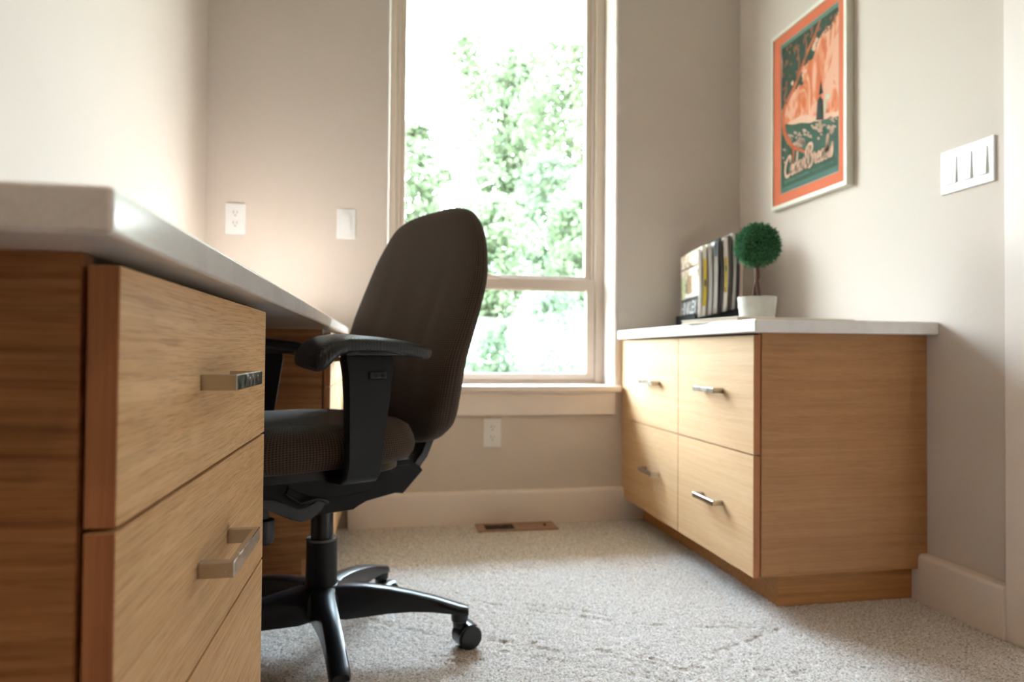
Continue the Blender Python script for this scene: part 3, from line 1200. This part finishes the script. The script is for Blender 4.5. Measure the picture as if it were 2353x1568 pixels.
def ribbon(pts, wd):
    """smooth 2d stroke polygon set"""
    P = [Vector((p[0] * PWd, p[1] * PHt)) for p in pts]
    S = []
    n = len(P)
    for i in range(n - 1):
        p0, p1, p2, p3 = P[max(i - 1, 0)], P[i], P[i + 1], P[min(i + 2, n - 1)]
        for k in range(7):
            s = k / 7
            S.append(.5 * ((2 * p1) + (-p0 + p2) * s + (2 * p0 - 5 * p1 + 4 * p2 - p3) * s * s + (-p0 + 3 * p1 - 3 * p2 + p3) * s ** 3))
    S.append(P[-1])
    m_ = len(S)
    Lf, Rt = [], []
    for i, p in enumerate(S):
        d_ = (S[min(i + 1, m_ - 1)] - S[max(i - 1, 0)])
        d_ = d_.normalized() if d_.length > 1e-9 else Vector((1, 0))
        nn = Vector((-d_.y, d_.x))
        w_ = wd[0] + (wd[1] - wd[0]) * i / (m_ - 1) if isinstance(wd, tuple) else wd
        Lf.append(p + nn * w_ / 2)
        Rt.append(p - nn * w_ / 2)
    out = []
    for i in range(m_ - 1):
        q = [Lf[i], Lf[i + 1], Rt[i + 1], Rt[i]]
        out.append([(v.x / PWd, v.y / PHt) for v in q])
    for e in (S[0], S[-1]):
        w_ = (wd if not isinstance(wd, tuple) else (wd[0] if e is S[0] else wd[1])) / 2
        out.append([((e.x + w_ * math.cos(a)) / PWd, (e.y + w_ * math.sin(a)) / PHt) for a in [2 * math.pi * k / 8 for k in range(8)]])
    return out


layer('tree_trunk', ribbon([(.06, .40), (.03, .50), (.08, .58), (.24, .66), (.36, .74), (.48, .83), (.60, .90), (.70, .97)], (.022, .009)), RUST)
layer('tree_bough', ribbon([(.30, .70), (.34, .80), (.30, .92)], (.012, .006)), BROWN)
layer('tree_bough', ribbon([(.45, .80), (.47, .88), (.44, .96)], (.012, .006)), BROWN)
layer('tree_bough', ribbon([(.10, .59), (.06, .63), (.10, .69), (.02, .70)], (.012, .006)), BROWN)
layer('tree_roots', ribbon([(.06, .42), (.10, .36), (.22, .28), (.36, .235), (.46, .20)], (.020, .008)) + ribbon([(.22, .29), (.24, .22), (.20, .14)], (.010, .004)), RUST)
layer('lone_spire', [[(.64, .37), (.76, .35), (.75, .47), (.71, .505), (.66, .49)], [(.685, .515), (.755, .515), (.72, .60)]], BLACKG)
layer('bright_shrub', [blob(.83, .475, .04, .016), blob(.785, .42, .014, .04)], plain('print_pale', srgb(206, 214, 196), .8))
layer('top_stripe', [[(0, .975), (1, .975), (1, 1), (0, 1)]], TEAL)
layer('title_shade', [[(.0, .0), (1, 0), (1, .035), (0, .035)]], plain('print_stripe_teal', srgb(74, 110, 100), .8))  # plain printed teal stripe along the bottom edge

# hand-drawn script title
x0_ = 0
LET = {
    'C': ([[(.62, .74), (.66, .95), (.48, 1.0), (.16, .72), (.04, .34), (.16, .02), (.42, .0), (.62, .14)]], .62),
    'e': ([[(.0, .10), (.22, .22), (.34, .40), (.22, .50), (.10, .36), (.12, .10), (.26, .0), (.44, .12)]], .40),
    'd': ([[(.34, .42), (.18, .50), (.04, .30), (.08, .04), (.22, .03), (.36, .24)], [(.42, 1.02), (.36, .5), (.34, .10), (.44, .02), (.52, .12)]], .47),
    'a': ([[(.34, .42), (.18, .50), (.04, .30), (.08, .04), (.22, .03), (.34, .30)], [(.38, .50), (.34, .16), (.42, .02), (.52, .12)]], .47),
    'r': ([[(.0, .12), (.12, .50), (.16, .56), (.18, .46), (.30, .46), (.28, .12), (.36, .02), (.44, .10)]], .40),
    'B': ([[(.0, .52), (-.02, .84), (.22, 1.10), (.56, 1.08), (.62, .82), (.30, .56)], [(.30, 1.0), (.24, .5), (.18, .0)], [(.30, .56), (.60, .52), (.62, .16), (.36, -.04), (.14, .10)]], .68),
    'k': ([[(.0, .10), (.16, .6), (.28, 1.04), (.18, 1.04), (.12, .5), (.10, .0)], [(.12, .26), (.30, .50), (.22, .30), (.34, .02), (.46, .10)]], .42),
    's': ([[(.0, .10), (.18, .50), (.24, .62), (.26, .30), (.16, .02), (.0, .06)]], .30),
}
strokes = []
cu_ = 0.0
for ch in 'Cedar Breaks':
    if ch == ' ':
        cu_ += .02
        continue
    ss, adv = LET[ch]
    for s in ss:
        strokes.append(([(cu_ + a, b) for a, b in s], ch))
    cu_ += adv
tot = cu_
polys = []
for s, ch in strokes:
    pts = [(.075 + a / tot * .84, .098 + b * .125 + 0.010 * (a / tot)) for a, b in s]
    polys += ribbon(pts, .0105 if ch in 'CB' else .0085)
layer('title_lettering', polys, PINK)


def text_mesh(body, size):
    cu = bpy.data.curves.new('t', 'FONT')
    cu.body = body
    cu.size = size
    to = bpy.data.objects.new('tmp', cu)
    COL.objects.link(to)
    dg = bpy.context.evaluated_depsgraph_get()
    me = bpy.data.meshes.new_from_object(to.evaluated_get(dg))
    bpy.data.objects.remove(to)
    return me


me = text_mesh('NATIONAL MONUMENT \u2022 SOUTHERN UTAH', .016)
xs_ = [v.co.x for v in me.vertices]
k_ = .86 / (max(xs_) - min(xs_))
for v in me.vertices:
    u = .07 + (v.co.x - min(xs_)) * k_
    vv = .056 + v.co.y * 1.7
    yy, zz = PU(u, vv)
    v.co = Vector((-.0226, yy, zz))
mesh_obj('subtitle_lettering', me, TEAL, pr_, angle=0)
box('glass_pane', -.0245, -.0235, iy1 - oy, iy0 - oy, iz0 - oz, iz1 - oz, M['glass'], fr_, bev=0)

# ------------------------------------------------------------------ leafy plant on the desk by the wall
dp_ = thing('leafy_plant', 'small leafy green plant on the desk, mostly hidden behind the desk edge', 'plant', (-.508, 1.95, .756))
bm = bmesh.new()
add_lathe(bm, [(.032, 0), (.036, .003), (.045, .060), (.045, .066), (.040, .066), (.039, .056)], n=32)
fin(bm, 'pot', M['pot'], dp_)
LG = leafmat('fresh_green_leaf', srgb(88, 122, 62), srgb(128, 150, 92), .2)
rnd = random.Random(8)
for k in range(12):
    a = k * 2.4
    ln = rnd.uniform(.06, .085)
    tilt = rnd.uniform(.5, 1.2)
    if k == 0:
        a, ln, tilt = .1, .170, .16
    bm = bmesh.new()
    prev = None
    for s in range(7):
        q = s / 6
        rr = math.sin(tilt) * ln * q
        zz = .055 + math.cos(tilt) * ln * q * (1 - .25 * q)
        w_ = .012 * math.sin(math.pi * (q * .92 + .06))
        c_ = Vector((rr * math.cos(a), rr * math.sin(a), zz))
        sd = Vector((-math.sin(a), math.cos(a), 0)) * w_
        cur = [bm.verts.new(c_ - sd + Vector((0, 0, .003))), bm.verts.new(c_), bm.verts.new(c_ + sd + Vector((0, 0, .003)))]
        if prev:
            bm.faces.new((prev[0], prev[1], cur[1], cur[0]))
            bm.faces.new((prev[1], prev[2], cur[2], cur[1]))
        prev = cur
    fin(bm, 'leaf', LG, dp_, angle=0, recalc=False)

# ------------------------------------------------------------------ office chair
CHX, CHY, CHR = -.1395, 1.567, RAD(-150)
ch = thing('office_chair', 'black-framed office chair with brown dotted fabric seat and back at the desk', 'chair', (CHX, CHY, 0), CHR)
BP, BS, BM_ = M['black_plastic'], M['black_smooth'], M['black_metal']


def sgnp(v, e):
    return math.copysign(abs(v) ** e, v)


# backrest: z, centre a, half width, half thickness
_kz = [.452, .456, .464, .478, .51, .57, .65, .74, .83, .91, .965, .996, 1.012, 1.020, 1.0235]
_ka = [-.209, -.209, -.210, -.212, -.217, -.216, -.223, -.250, -.280, -.295, -.301, -.301, -.303, -.304, -.305]
_kw = [.050, .085, .125, .160, .199, .229, .250, .262, .256, .230, .194, .160, .122, .080, .035]
_kt = [.006, .016, .028, .040, .052, .058, .056, .051, .046, .041, .037, .031, .024, .015, .006]


def catmull(xs, ys, n_per):
    out = []
    m_ = len(xs)
    for i in range(m_ - 1):
        for k in range(n_per):
            s = k / n_per
            p0, p1, p2, p3 = ys[max(i - 1, 0)], ys[i], ys[i + 1], ys[min(i + 2, m_ - 1)]
            h0 = xs[i + 1] - xs[i]
            m1 = (p2 - p0) / max(1e-6, xs[i + 1] - xs[max(i - 1, 0)]) * h0
            m2 = (p3 - p1) / max(1e-6, xs[min(i + 2, m_ - 1)] - xs[i]) * h0
            out.append(((2 * s ** 3 - 3 * s * s + 1) * p1 + (s ** 3 - 2 * s * s + s) * m1 + (-2 * s ** 3 + 3 * s * s) * p2 + (s ** 3 - s * s) * m2))
    return out + [ys[-1]]


_z = catmull(_kz, _kz, 7)
BK = list(zip(_z, catmull(_kz, _ka, 7), catmull(_kz, _kw, 7), catmull(_kz, _kt, 7)))
NB = 72
rings, uvs = [], []
for (z, a, w, tk) in BK:
    ring = []
    for i in range(NB):
        th_ = 2 * math.pi * i / NB
        c, s = math.cos(th_), math.sin(th_)
        b = w * sgnp(c, .78)
        g_ = 0
        bb = abs(b)
        hv = math.exp(-((z - .72) / .14) ** 2)
        front = 1 if s > 0 else 0
        # front face concavity with a soft crease either side of the lumbar panel
        if front:
            g_ = -.0055 * hv * math.exp(-((bb - .120) / .020) ** 2) - .006 * hv * (1 - min(1, bb / .12))
        aa = a + tk * sgnp(s, .78) + .025 * (b / .22) ** 2 + g_
        ring.append(Vector((aa, b, z)))
    rings.append(ring)
vacc = 0
for k, ring in enumerate(rings):
    if k:
        vacc += (ring[NB // 4] - rings[k - 1][NB // 4]).length
    u_, row = 0, []
    for i in range(NB + 1):
        if i:
            u_ += (ring[i % NB] - ring[i - 1]).length
        row.append((u_ - 0, vacc))
    mid = row[NB // 4][0]
    # keep the dot columns vertical: u from width position at the widest ring
    uvs.append(row)
ref = uvs[49]
uvs = [[(ref[i][0], r[i][1]) for i in range(NB + 1)] for r in uvs]
fin(loft(rings, True, uvs), 'backrest', M['fabric'], ch, angle=80)

# seat
SX0, SX1, SWD = -.142, .315, .248
scx, shx = (SX0 + SX1) / 2, (SX1 - SX0) / 2
prof = [(-.050, .440), (-.024, .441), (-.008, .447), (0, .459), (.003, .474), (0, .490), (-.008, .505), (-.022, .516), (-.045, .522), (-.08, .521), (-.13, .515), (-.19, .511), (-.236, .511)]
rings, uvs = [], []
NS = 96
vacc = 0
for k, (off, z) in enumerate(prof):
    ring = []
    for i in range(NS):
        th_ = 2 * math.pi * i / NS
        x = scx + (shx + off) * sgnp(math.cos(th_), .50)
        y = (SWD + off) * sgnp(math.sin(th_), .55)
        fz_ = -.020 * max(0, (x - .16) / .15) ** 2 if z > .45 else 0
        dz = .010 * max(0, 1 - abs(x + .16) / .10) if z > .5 else 0
        ring.append(Vector((x, y, z + fz_ + dz)))
    rings.append(ring)
    if k:
        vacc += math.hypot(off - prof[k - 1][0], z - prof[k - 1][1])
    row, u_ = [], 0
    for i in range(NS + 1):
        if i:
            u_ += (ring[i % NS] - ring[i - 1]).length
        row.append((u_, vacc))
    uvs.append(row)
ref = uvs[4]
uvs = [[(ref[i][0], r[i][1]) for i in range(NS + 1)] for r in uvs]
fin(loft(rings, True, uvs), 'seat', M['fabric'], ch, angle=80)
bm = bmesh.new()
pts = []
for i in range(40):
    th_ = 2 * math.pi * i / 40
    pts.append((scx + (shx - .03) * sgnp(math.cos(th_), .5), (SWD - .03) * sgnp(math.sin(th_), .55)))
add_prism(bm, pts, .424, .441, 'z', bev=.003)
fin(bm, 'seat_pan', BS, ch)

# tilt mechanism under the seat
mech = None
bm = bmesh.new()
add_prism(bm, [(-.185, .418), (.20, .418), (.235, .392), (.235, .362), (.10, .345), (.045, .318), (-.045, .318), (-.075, .336), (-.150, .345), (-.170, .337), (-.225, .386), (-.215, .398)], -.062, .062, 'y', bev=.003)
mech = fin(bm, 'tilt_mechanism', BM_, ch)
for sgn in (1, -1):
    bm = bmesh.new()
    y0 = sgn * .0635
    add_prism(bm, [(-.16, .425), (.19, .425), (.19, .405), (.12, .400), (.09, .375), (.055, .360), (-.02, .352), (-.10, .358), (-.16, .385)], min(y0, y0 + sgn * .006), max(y0, y0 + sgn * .006), 'y', bev=.0015)
    add_lathe(bm, [(.011, sgn * .069), (.011, sgn * .076), (.006, sgn * .078)], (-.105, 0, .388), 18, 'y')
    add_lathe(bm, [(.006, sgn * .069), (.006, sgn * .073)], (-.095, 0, .408), 14, 'y')
    sp2 = fin(bm, 'side_plate', BM_, mech)
    bm = bmesh.new()
    for hx_, hz_, hr_ in ((-.135, .395, .005), (.155, .414, .004), (.02, .385, .006)):
        add_lathe(bm, [(hr_, sgn * .0690), (hr_, sgn * .0702)], (hx_, 0, hz_), 14, 'y')
    fin(bm, 'bolt_holes', M['hole'], sp2)['kind'] = 'stuff'
bm = bmesh.new()
add_tube(bm, [(.10, .066, .395), (.115, .074, .375), (.085, .078, .352), (.045, .076, .356), (.02, .072, .345)], .004, 8)
fin(bm, 'cable', BS, mech)
bm = bmesh.new()
add_prism(bm, [(.165, .368), (.165, .350), (.130, .338), (.100, .318), (.078, .309), (.052, .312), (.030, .328), (.020, .345), (.040, .352), (.065, .335), (.085, .334), (.110, .352), (.135, .366)], .030, .064, 'y', bev=.003)
fin(bm, 'lever', BS, mech)
bm = bmesh.new()
add_box(bm, .03, .16, -.11, .11, .412, .424, .002)
add_box(bm, -.16, -.05, -.11, .11, .412, .424, .002)
fin(bm, 'cross_plates', BM_, mech)
bm = bmesh.new()
add_lathe(bm, [(.020, .278), (.0235, .282), (.0245, .300), (.0245, .325), (.015, .329), (.011, .35)], (.155, .055, 0), 28)
fin(bm, 'tension_knob', BS, ch)

# back support bar
bm = bmesh.new()
path = [(-.15, 0, .376), (-.19, 0, .378), (-.222, 0, .392), (-.246, 0, .418), (-.262, 0, .452), (-.272, 0, .50), (-.286, 0, .56), (-.300, 0, .62)]
rg = []
for i, p in enumerate(path):
    p = Vector(p)
    dd_ = (Vector(path[min(i + 1, len(path) - 1)]) - Vector(path[max(i - 1, 0)])).normalized()
    nn = Vector((-dd_.z, 0, dd_.x))
    hw, ht = .036, .009
    rg.append([p + Vector((0, s1 * hw, 0)) + nn * (s2 * ht) for s1, s2 in ((-1, -1), (-.85, -1.25), (.85, -1.25), (1, -1), (1, 1), (.85, 1.25), (-.85, 1.25), (-1, 1))])
fin(loft(rg), 'back_support_bar', BS, ch, angle=50)

# gas column and five-star base
bm = bmesh.new()
add_lathe(bm, [(.0245, .245), (.0245, .318), (.022, .330)], n=32)
fin(bm, 'gas_column', BS, ch)
bm = bmesh.new()
add_lathe(bm, [(.0345, .120), (.0335, .200), (.0332, .2475)], n=40)
cov_ = fin(bm, 'column_cover', BP, ch, angle=50)
bm = bmesh.new()
add_lathe(bm, [(.0332, .2475), (.0336, .2495), (.0325, .2525), (.0285, .2528), (.0255, .2505)], n=40)
fin(bm, 'rim_ring', plain('grey_rim_plastic', srgb(96, 100, 108), .25), cov_, angle=60)
bm = bmesh.new()
add_lathe(bm, [(.030, .072), (.044, .078), (.050, .095), (.050, .125), (.046, .140), (.037, .150), (.034, .150)], n=40)
fin(bm, 'hub', BS, ch, angle=50)
bm = bmesh.new()
add_lathe(bm, [(.012, .048), (.014, .055), (.014, .075)], n=20)
fin(bm, 'column_tip', BS, ch)


def add_leg():
    RL = .308
    rg = []
    st = [(.036, .1505, .082, .027), (.060, .1500, .079, .0225), (.10, .1470, .083, .0205), (.15, .1400, .0885, .0195), (.20, .1300, .0905, .0190), (.25, .1175, .0885, .0190), (.285, .1060, .0845, .0195), (.308, .0985, .0800, .0200), (.322, .0945, .0780, .0185), (.328, .0920, .0800, .0150)]
    for x, zt, zb_, hw in st:
        r_ = min(.010, (zt - zb_) * .4)
        ring = []
        for (s1, k1) in ((-1, .0), (-1, .55), (-.93, .82), (-.70, .96), (0, 1.0), (.70, .96), (.93, .82), (1, .55), (1, .0), (.9, -.04), (-.9, -.04)):
            zz = zb_ + (zt - zb_) * k1 if k1 < .5 else zt - (1 - k1) * .018 / .45 * .6
            if k1 == .55:
                zz = zt - min(.016, (zt - zb_) * .6)
            ring.append(Vector((x, s1 * hw, zz)))
        rg.append(ring)
    return loft(rg)


LEG_A = [RAD(-6.7) - CHR + k * 2 * math.pi / 5 for k in range(5)]
bml = add_leg()
me_leg = bpy.data.meshes.new('leg')
bmesh.ops.recalc_face_normals(bml, faces=bml.faces[:])
bml.to_mesh(me_leg)
bml.free()
me_leg.materials.append(BS)
shade(me_leg, 45)
# socket under leg tip
bm = bmesh.new()
add_lathe(bm, [(.0185, .082), (.0195, .074), (.0190, .064), (.016, .062)], (0, 0, 0), 24)
me_sock = bpy.data.meshes.new('socket')
bmesh.ops.recalc_face_normals(bm, faces=bm.faces[:])
bm.to_mesh(me_sock)
bm.free()
me_sock.materials.append(BS)
shade(me_sock, 40)
# caster wheel (axis y) and hood
bm = bmesh.new()
add_lathe(bm, [(.004, -.0105), (.019, -.0105), (.0245, -.007), (.0265, -.001), (.0265, .006), (.024, .0095), (.010, .0105), (.003, .0100)], (0, 0, 0), 36, 'y')
me_wh = bpy.data.meshes.new('wheel')
bmesh.ops.recalc_face_normals(bm, faces=bm.faces[:])
bm.to_mesh(me_wh)
bm.free()
me_wh.materials.append(BS)
shade(me_wh, 35)
bm = bmesh.new()
pts = [(-.010, .062), (-.0185, .058), (-.0205, .040), (-.010, .026), (.016, .020)]
hood = [(-.012, .0)]
poly = [(-.015, .064), (.012, .064), (.018, .0625)]
for k in range(9):
    a = RAD(80 - k * 5)
# hood: thick arc over the wheels
cxh = .020
outer = [(cxh + .0300 * math.cos(RAD(a)), .0265 + .0300 * math.sin(RAD(a))) for a in range(60, 216, 12)]
inner = [(cxh + .0272 * math.cos(RAD(a)), .0265 + .0272 * math.sin(RAD(a))) for a in range(215, 59, -12)]
add_prism(bm, outer + inner, -.021, .021, 'y')
add_box(bm, -.002, .010, -.003, .003, .015, .055)
add_lathe(bm, [(.0150, .050), (.0165, .064)], (0, 0, 0), 20)
add_lathe(bm, [(.004, -.020), (.004, .020)], (cxh, 0, .0265), 12, 'y')
me_hood = bpy.data.meshes.new('caster')
bmesh.ops.recalc_face_normals(bm, faces=bm.faces[:])
bm.to_mesh(me_hood)
bm.free()
me_hood.materials.append(BS)
shade(me_hood, 40)
SWIV = [RAD(18), RAD(-35), RAD(120), RAD(200), RAD(20)]     # world heading of each caster
for k, la in enumerate(LEG_A):
    o = bpy.data.objects.new('leg', me_leg)
    COL.objects.link(o)
    o.parent = ch
    o.rotation_euler = (0, 0, la)
    tip = Vector((.308 * math.cos(la), .308 * math.sin(la), 0))
    s_ = bpy.data.objects.new('socket', me_sock)
    COL.objects.link(s_)
    s_.parent = o
    s_.location = (.308, 0, 0)
    c_ = bpy.data.objects.new('caster', me_hood)
    COL.objects.link(c_)
    c_.parent = ch
    c_.location = tip
    c_.rotation_euler = (0, 0, SWIV[k] - CHR)
    for sg in (1, -1):
        w_ = bpy.data.objects.new('wheel', me_wh)
        COL.objects.link(w_)
        w_.parent = c_
        w_.location = (cxh, sg * .0135, .0267)
        w_.rotation_euler = (0, 0, 0 if sg > 0 else math.pi)


# armrests
def arm(sg):
    # upright: section sweeps from under the seat out and up
    rg = []
    st = [  # b, z, a centre, half length, half thickness
        (.12, .421, .050, .040, .004), (.235, .421, .050, .040, .004), (.262, .424, .050, .038, .006), (.274, .436, .050, .036, .009), (.278, .460, .049, .036, .011), (.278, .52, .046, .040, .012), (.277, .58, .042, .045, .013), (.275, .625, .040, .049, .014), (.272, .650, .040, .052, .014), (.270, .668, .040, .050, .013)]
    for i, (b, z, a, hl, ht) in enumerate(st):
        d_ = Vector((0, st[min(i + 1, len(st) - 1)][0] - st[max(i - 1, 0)][0], st[min(i + 1, len(st) - 1)][1] - st[max(i - 1, 0)][1])).normalized()
        nn = Vector((0, -d_.z, d_.y))
        ring = []
        for s1, s2 in ((-1, -.6), (-.93, -1), (.93, -1), (1, -.6), (1, .6), (.93, 1), (-.93, 1), (-1, .6)):
            p = Vector((a + s1 * hl, b, z)) + nn * (s2 * ht)
            p.y *= sg
            ring.append(p)
        rg.append(ring)
    up_ = fin(loft(rg), 'arm_upright', BP, ch, angle=40)
    # adjustment button on the outer face
    bm = bmesh.new()
    yo = .2885
    ys = sorted((sg * yo, sg * (yo + .006)))
    add_box(bm, .010, .046, ys[0], ys[1], .616, .630, .003)
    b_ = fin(bm, 'adjust_button', BS, up_)
    bm = bmesh.new()
    for xx in (.018, .033):
        add_lathe(bm, [(.0042, sg * (yo + .0055)), (.0042, sg * (yo + .0072))], (xx, 0, .622), 12, 'y')
    fin(bm, 'button_holes', M['hole'], up_)
    # collar just under the pad
    bm = bmesh.new()
    ys = sorted((sg * .238, sg * .300))
    add_box(bm, -.030, .098, ys[0], ys[1], .660, .672, .003)
    fin(bm, 'pad_bracket', BS, ch)
    # pad
    rg = []
    st = [(-.092, .665, .020, .006), (-.087, .666, .031, .0115), (-.070, .669, .037, .0145), (-.03, .676, .041, .0150), (.02, .681, .045, .0150), (.06, .683, .048, .0155), (.095, .682, .050, .0165), (.118, .677, .051, .0185), (.134, .668, .052, .0205), (.146, .656, .052, .0205), (.153, .646, .050, .017), (.158, .638, .045, .009)]
    for i, (a, z, hw, ht) in enumerate(st):
        A, B_ = st[max(i - 1, 0)], st[min(i + 1, len(st) - 1)]
        d_ = Vector((B_[0] - A[0], 0, B_[1] - A[1])).normalized()
        nn = Vector((-d_.z, 0, d_.x))
        ring = []
        for k in range(20):
            t_ = 2 * math.pi * k / 20
            y_ = hw * sgnp(math.cos(t_), .6)
            h_ = ht * sgnp(math.sin(t_), .7)
            p = Vector((a, sg * (.268) + y_, z)) + nn * h_
            p.z += -.004 * (y_ * sg / .05)
            ring.append(p)
        rg.append(ring)
    fin(loft(rg), 'arm_pad', PADM, ch, angle=50)


t = NT('ribbed_black_pad')
o = t.oc()
sp_ = t.n('ShaderNodeSeparateXYZ')
t.l(o, sp_.inputs[0])
s1 = t.math('SINE', t.math('MULTIPLY', sp_.outputs[0], 2 * math.pi / .007))
s2 = t.math('SINE', t.math('MULTIPLY', sp_.outputs[1], 2 * math.pi / .007))
PADM = t.pbr(srgb(17, 19, 25), .36, 0, .42, t.bump(t.math('MULTIPLY', s1, s2), .35, .0008))
arm(1)
arm(-1)

# ------------------------------------------------------------------ outdoors beyond the window
def hill_z(y):
    return -.25 + max(0, min(y, 22) - 5) * .27 + max(0, y - 22) * .08


bm = bmesh.new()
ys = [2.9, 4, 5, 6, 8, 10, 12, 15, 20, 30, 50]
xs = [-40, -20, -8, -4, -2, 0, 2, 4, 6, 8, 12, 24, 44]
rnd = random.Random(2)
gv = [[bm.verts.new((x, y, hill_z(y) + (rnd.uniform(-.1, .1) if y > 4 else 0))) for y in ys] for x in xs]
for i in range(len(xs) - 1):
    for j in range(len(ys) - 1):
        bm.faces.new((gv[i][j], gv[i + 1][j], gv[i + 1][j + 1], gv[i][j + 1]))
o = fin(bm, 'meadow_slope', M['meadow'], angle=80)
struct(o)
o.name = 'ground'


def foliage(name, label, cat, x, y, h, rad, nleaf, size, mat, seed, low=.15, trunk=True, group=None, shape='round'):
    z0 = hill_z(y)
    t_ = thing(name, label, cat, (x, y, z0), 0, group)
    rng = np.random.default_rng(seed)
    ncl = max(12, nleaf // 45)
    v = rng.random(ncl)
    zz = low + (1 - low) * v
    if shape == 'cone':
        rr = rad * (1.05 - v) * np.sqrt(rng.random(ncl))
    else:
        rr = rad * np.sqrt(np.clip(1 - (2 * v - 1) ** 2, .05, 1)) * np.sqrt(rng.random(ncl))
    an = rng.random(ncl) * 2 * np.pi
    cen = np.stack([rr * np.cos(an), rr * np.sin(an), zz * h], 1)
    idx = rng.integers(0, ncl, nleaf)
    spread = rad * .20
    P = cen[idx] + rng.normal(0, 1, (nleaf, 3)) * np.array([spread, spread, spread * .6])
    P[:, 2] = np.abs(P[:, 2])
    A = rng.normal(0, 1, (nleaf, 3))
    A /= np.linalg.norm(A, axis=1)[:, None]
    Bv = np.cross(A, rng.normal(0, 1, (nleaf, 3)))
    Bv /= np.linalg.norm(Bv, axis=1)[:, None]
    sz = size * rng.uniform(.6, 1.3, (nleaf, 1))
    q = np.stack([P - A * sz, P + Bv * sz * .45, P + A * sz, P - Bv * sz * .45], 1).reshape(-1, 3)
    me = bpy.data.meshes.new('foliage')
    me.from_pydata(q.tolist(), [], np.arange(nleaf * 4).reshape(-1, 4).tolist())
    f_ = mesh_obj('foliage', me, mat, t_, angle=0)
    f_['kind'] = 'stuff'
    if trunk:
        bm = bmesh.new()
        add_tube(bm, [(0, 0, -.1), (.03, 0, h * .3), (-.02, .02, h * .6), (.02, 0, h * .93)], [h * .012, h * .01, h * .007, h * .003], 8)
        for k in range(9):
            a = k * 2.3
            zb_ = h * (low + .07 * k)
            add_tube(bm, [(0, 0, zb_), (rad * .4 * math.cos(a), rad * .4 * math.sin(a), zb_ + h * .05), (rad * .8 * math.cos(a), rad * .8 * math.sin(a), zb_ + h * .08)], [h * .004, h * .003, h * .0015], 6)
        fin(bm, 'trunk', M['bark'], t_)
    return t_


foliage('tree', 'tall leafy tree at the right edge of the window view', 'tree', 4.95, 17.6, 9.0, 1.45, 11000, .12, M['leaf'], 1, low=.02)
foliage('tree', 'broad pale tree right of centre in the window view', 'tree', 4.3, 24.0, 7.0, 1.6, 12000, .14, M['leaf'], 2, low=.02)
foliage('tree', 'tall slender airy tree in the middle of the window view', 'tree', 1.75, 15.2, 6.8, .95, 3200, .085, M['leaf'], 3, low=.03, shape='cone')
foliage('tree', 'small tree at the left of the window view, above the chair back', 'tree', .68, 20.0, 3.6, .9, 4200, .11, M['leaf'], 4, low=.02)
foliage('bush', 'dense bush on the slope under the tall right-hand tree', 'bush', 3.5, 11.4, 2.1, .80, 4200, .075, M['leaf'], 5, low=0, trunk=False)
foliage('bush', 'dense bush on the slope just right of the chair back', 'bush', 1.62, 10.6, 1.8, .62, 3800, .075, M['leaf'], 6, low=0, trunk=False)
foliage('bush', 'rounded bush between the two others, further up the slope', 'bush', 3.45, 14.4, 2.6, .70, 3800, .08, M['leaf2'], 7, low=0, trunk=False)
foliage('shrub', 'low grey-green shrub nearest the window, seen in the lower pane', 'shrub', .92, 5.7, .95, .40, 2600, .035, M['leaf2'], 8, low=0, trunk=False)
foliage('shrub', 'low grey-green shrub further right in the lower pane', 'shrub', 1.85, 7.3, .95, .42, 2000, .035, M['leaf2'], 9, low=0, trunk=False)
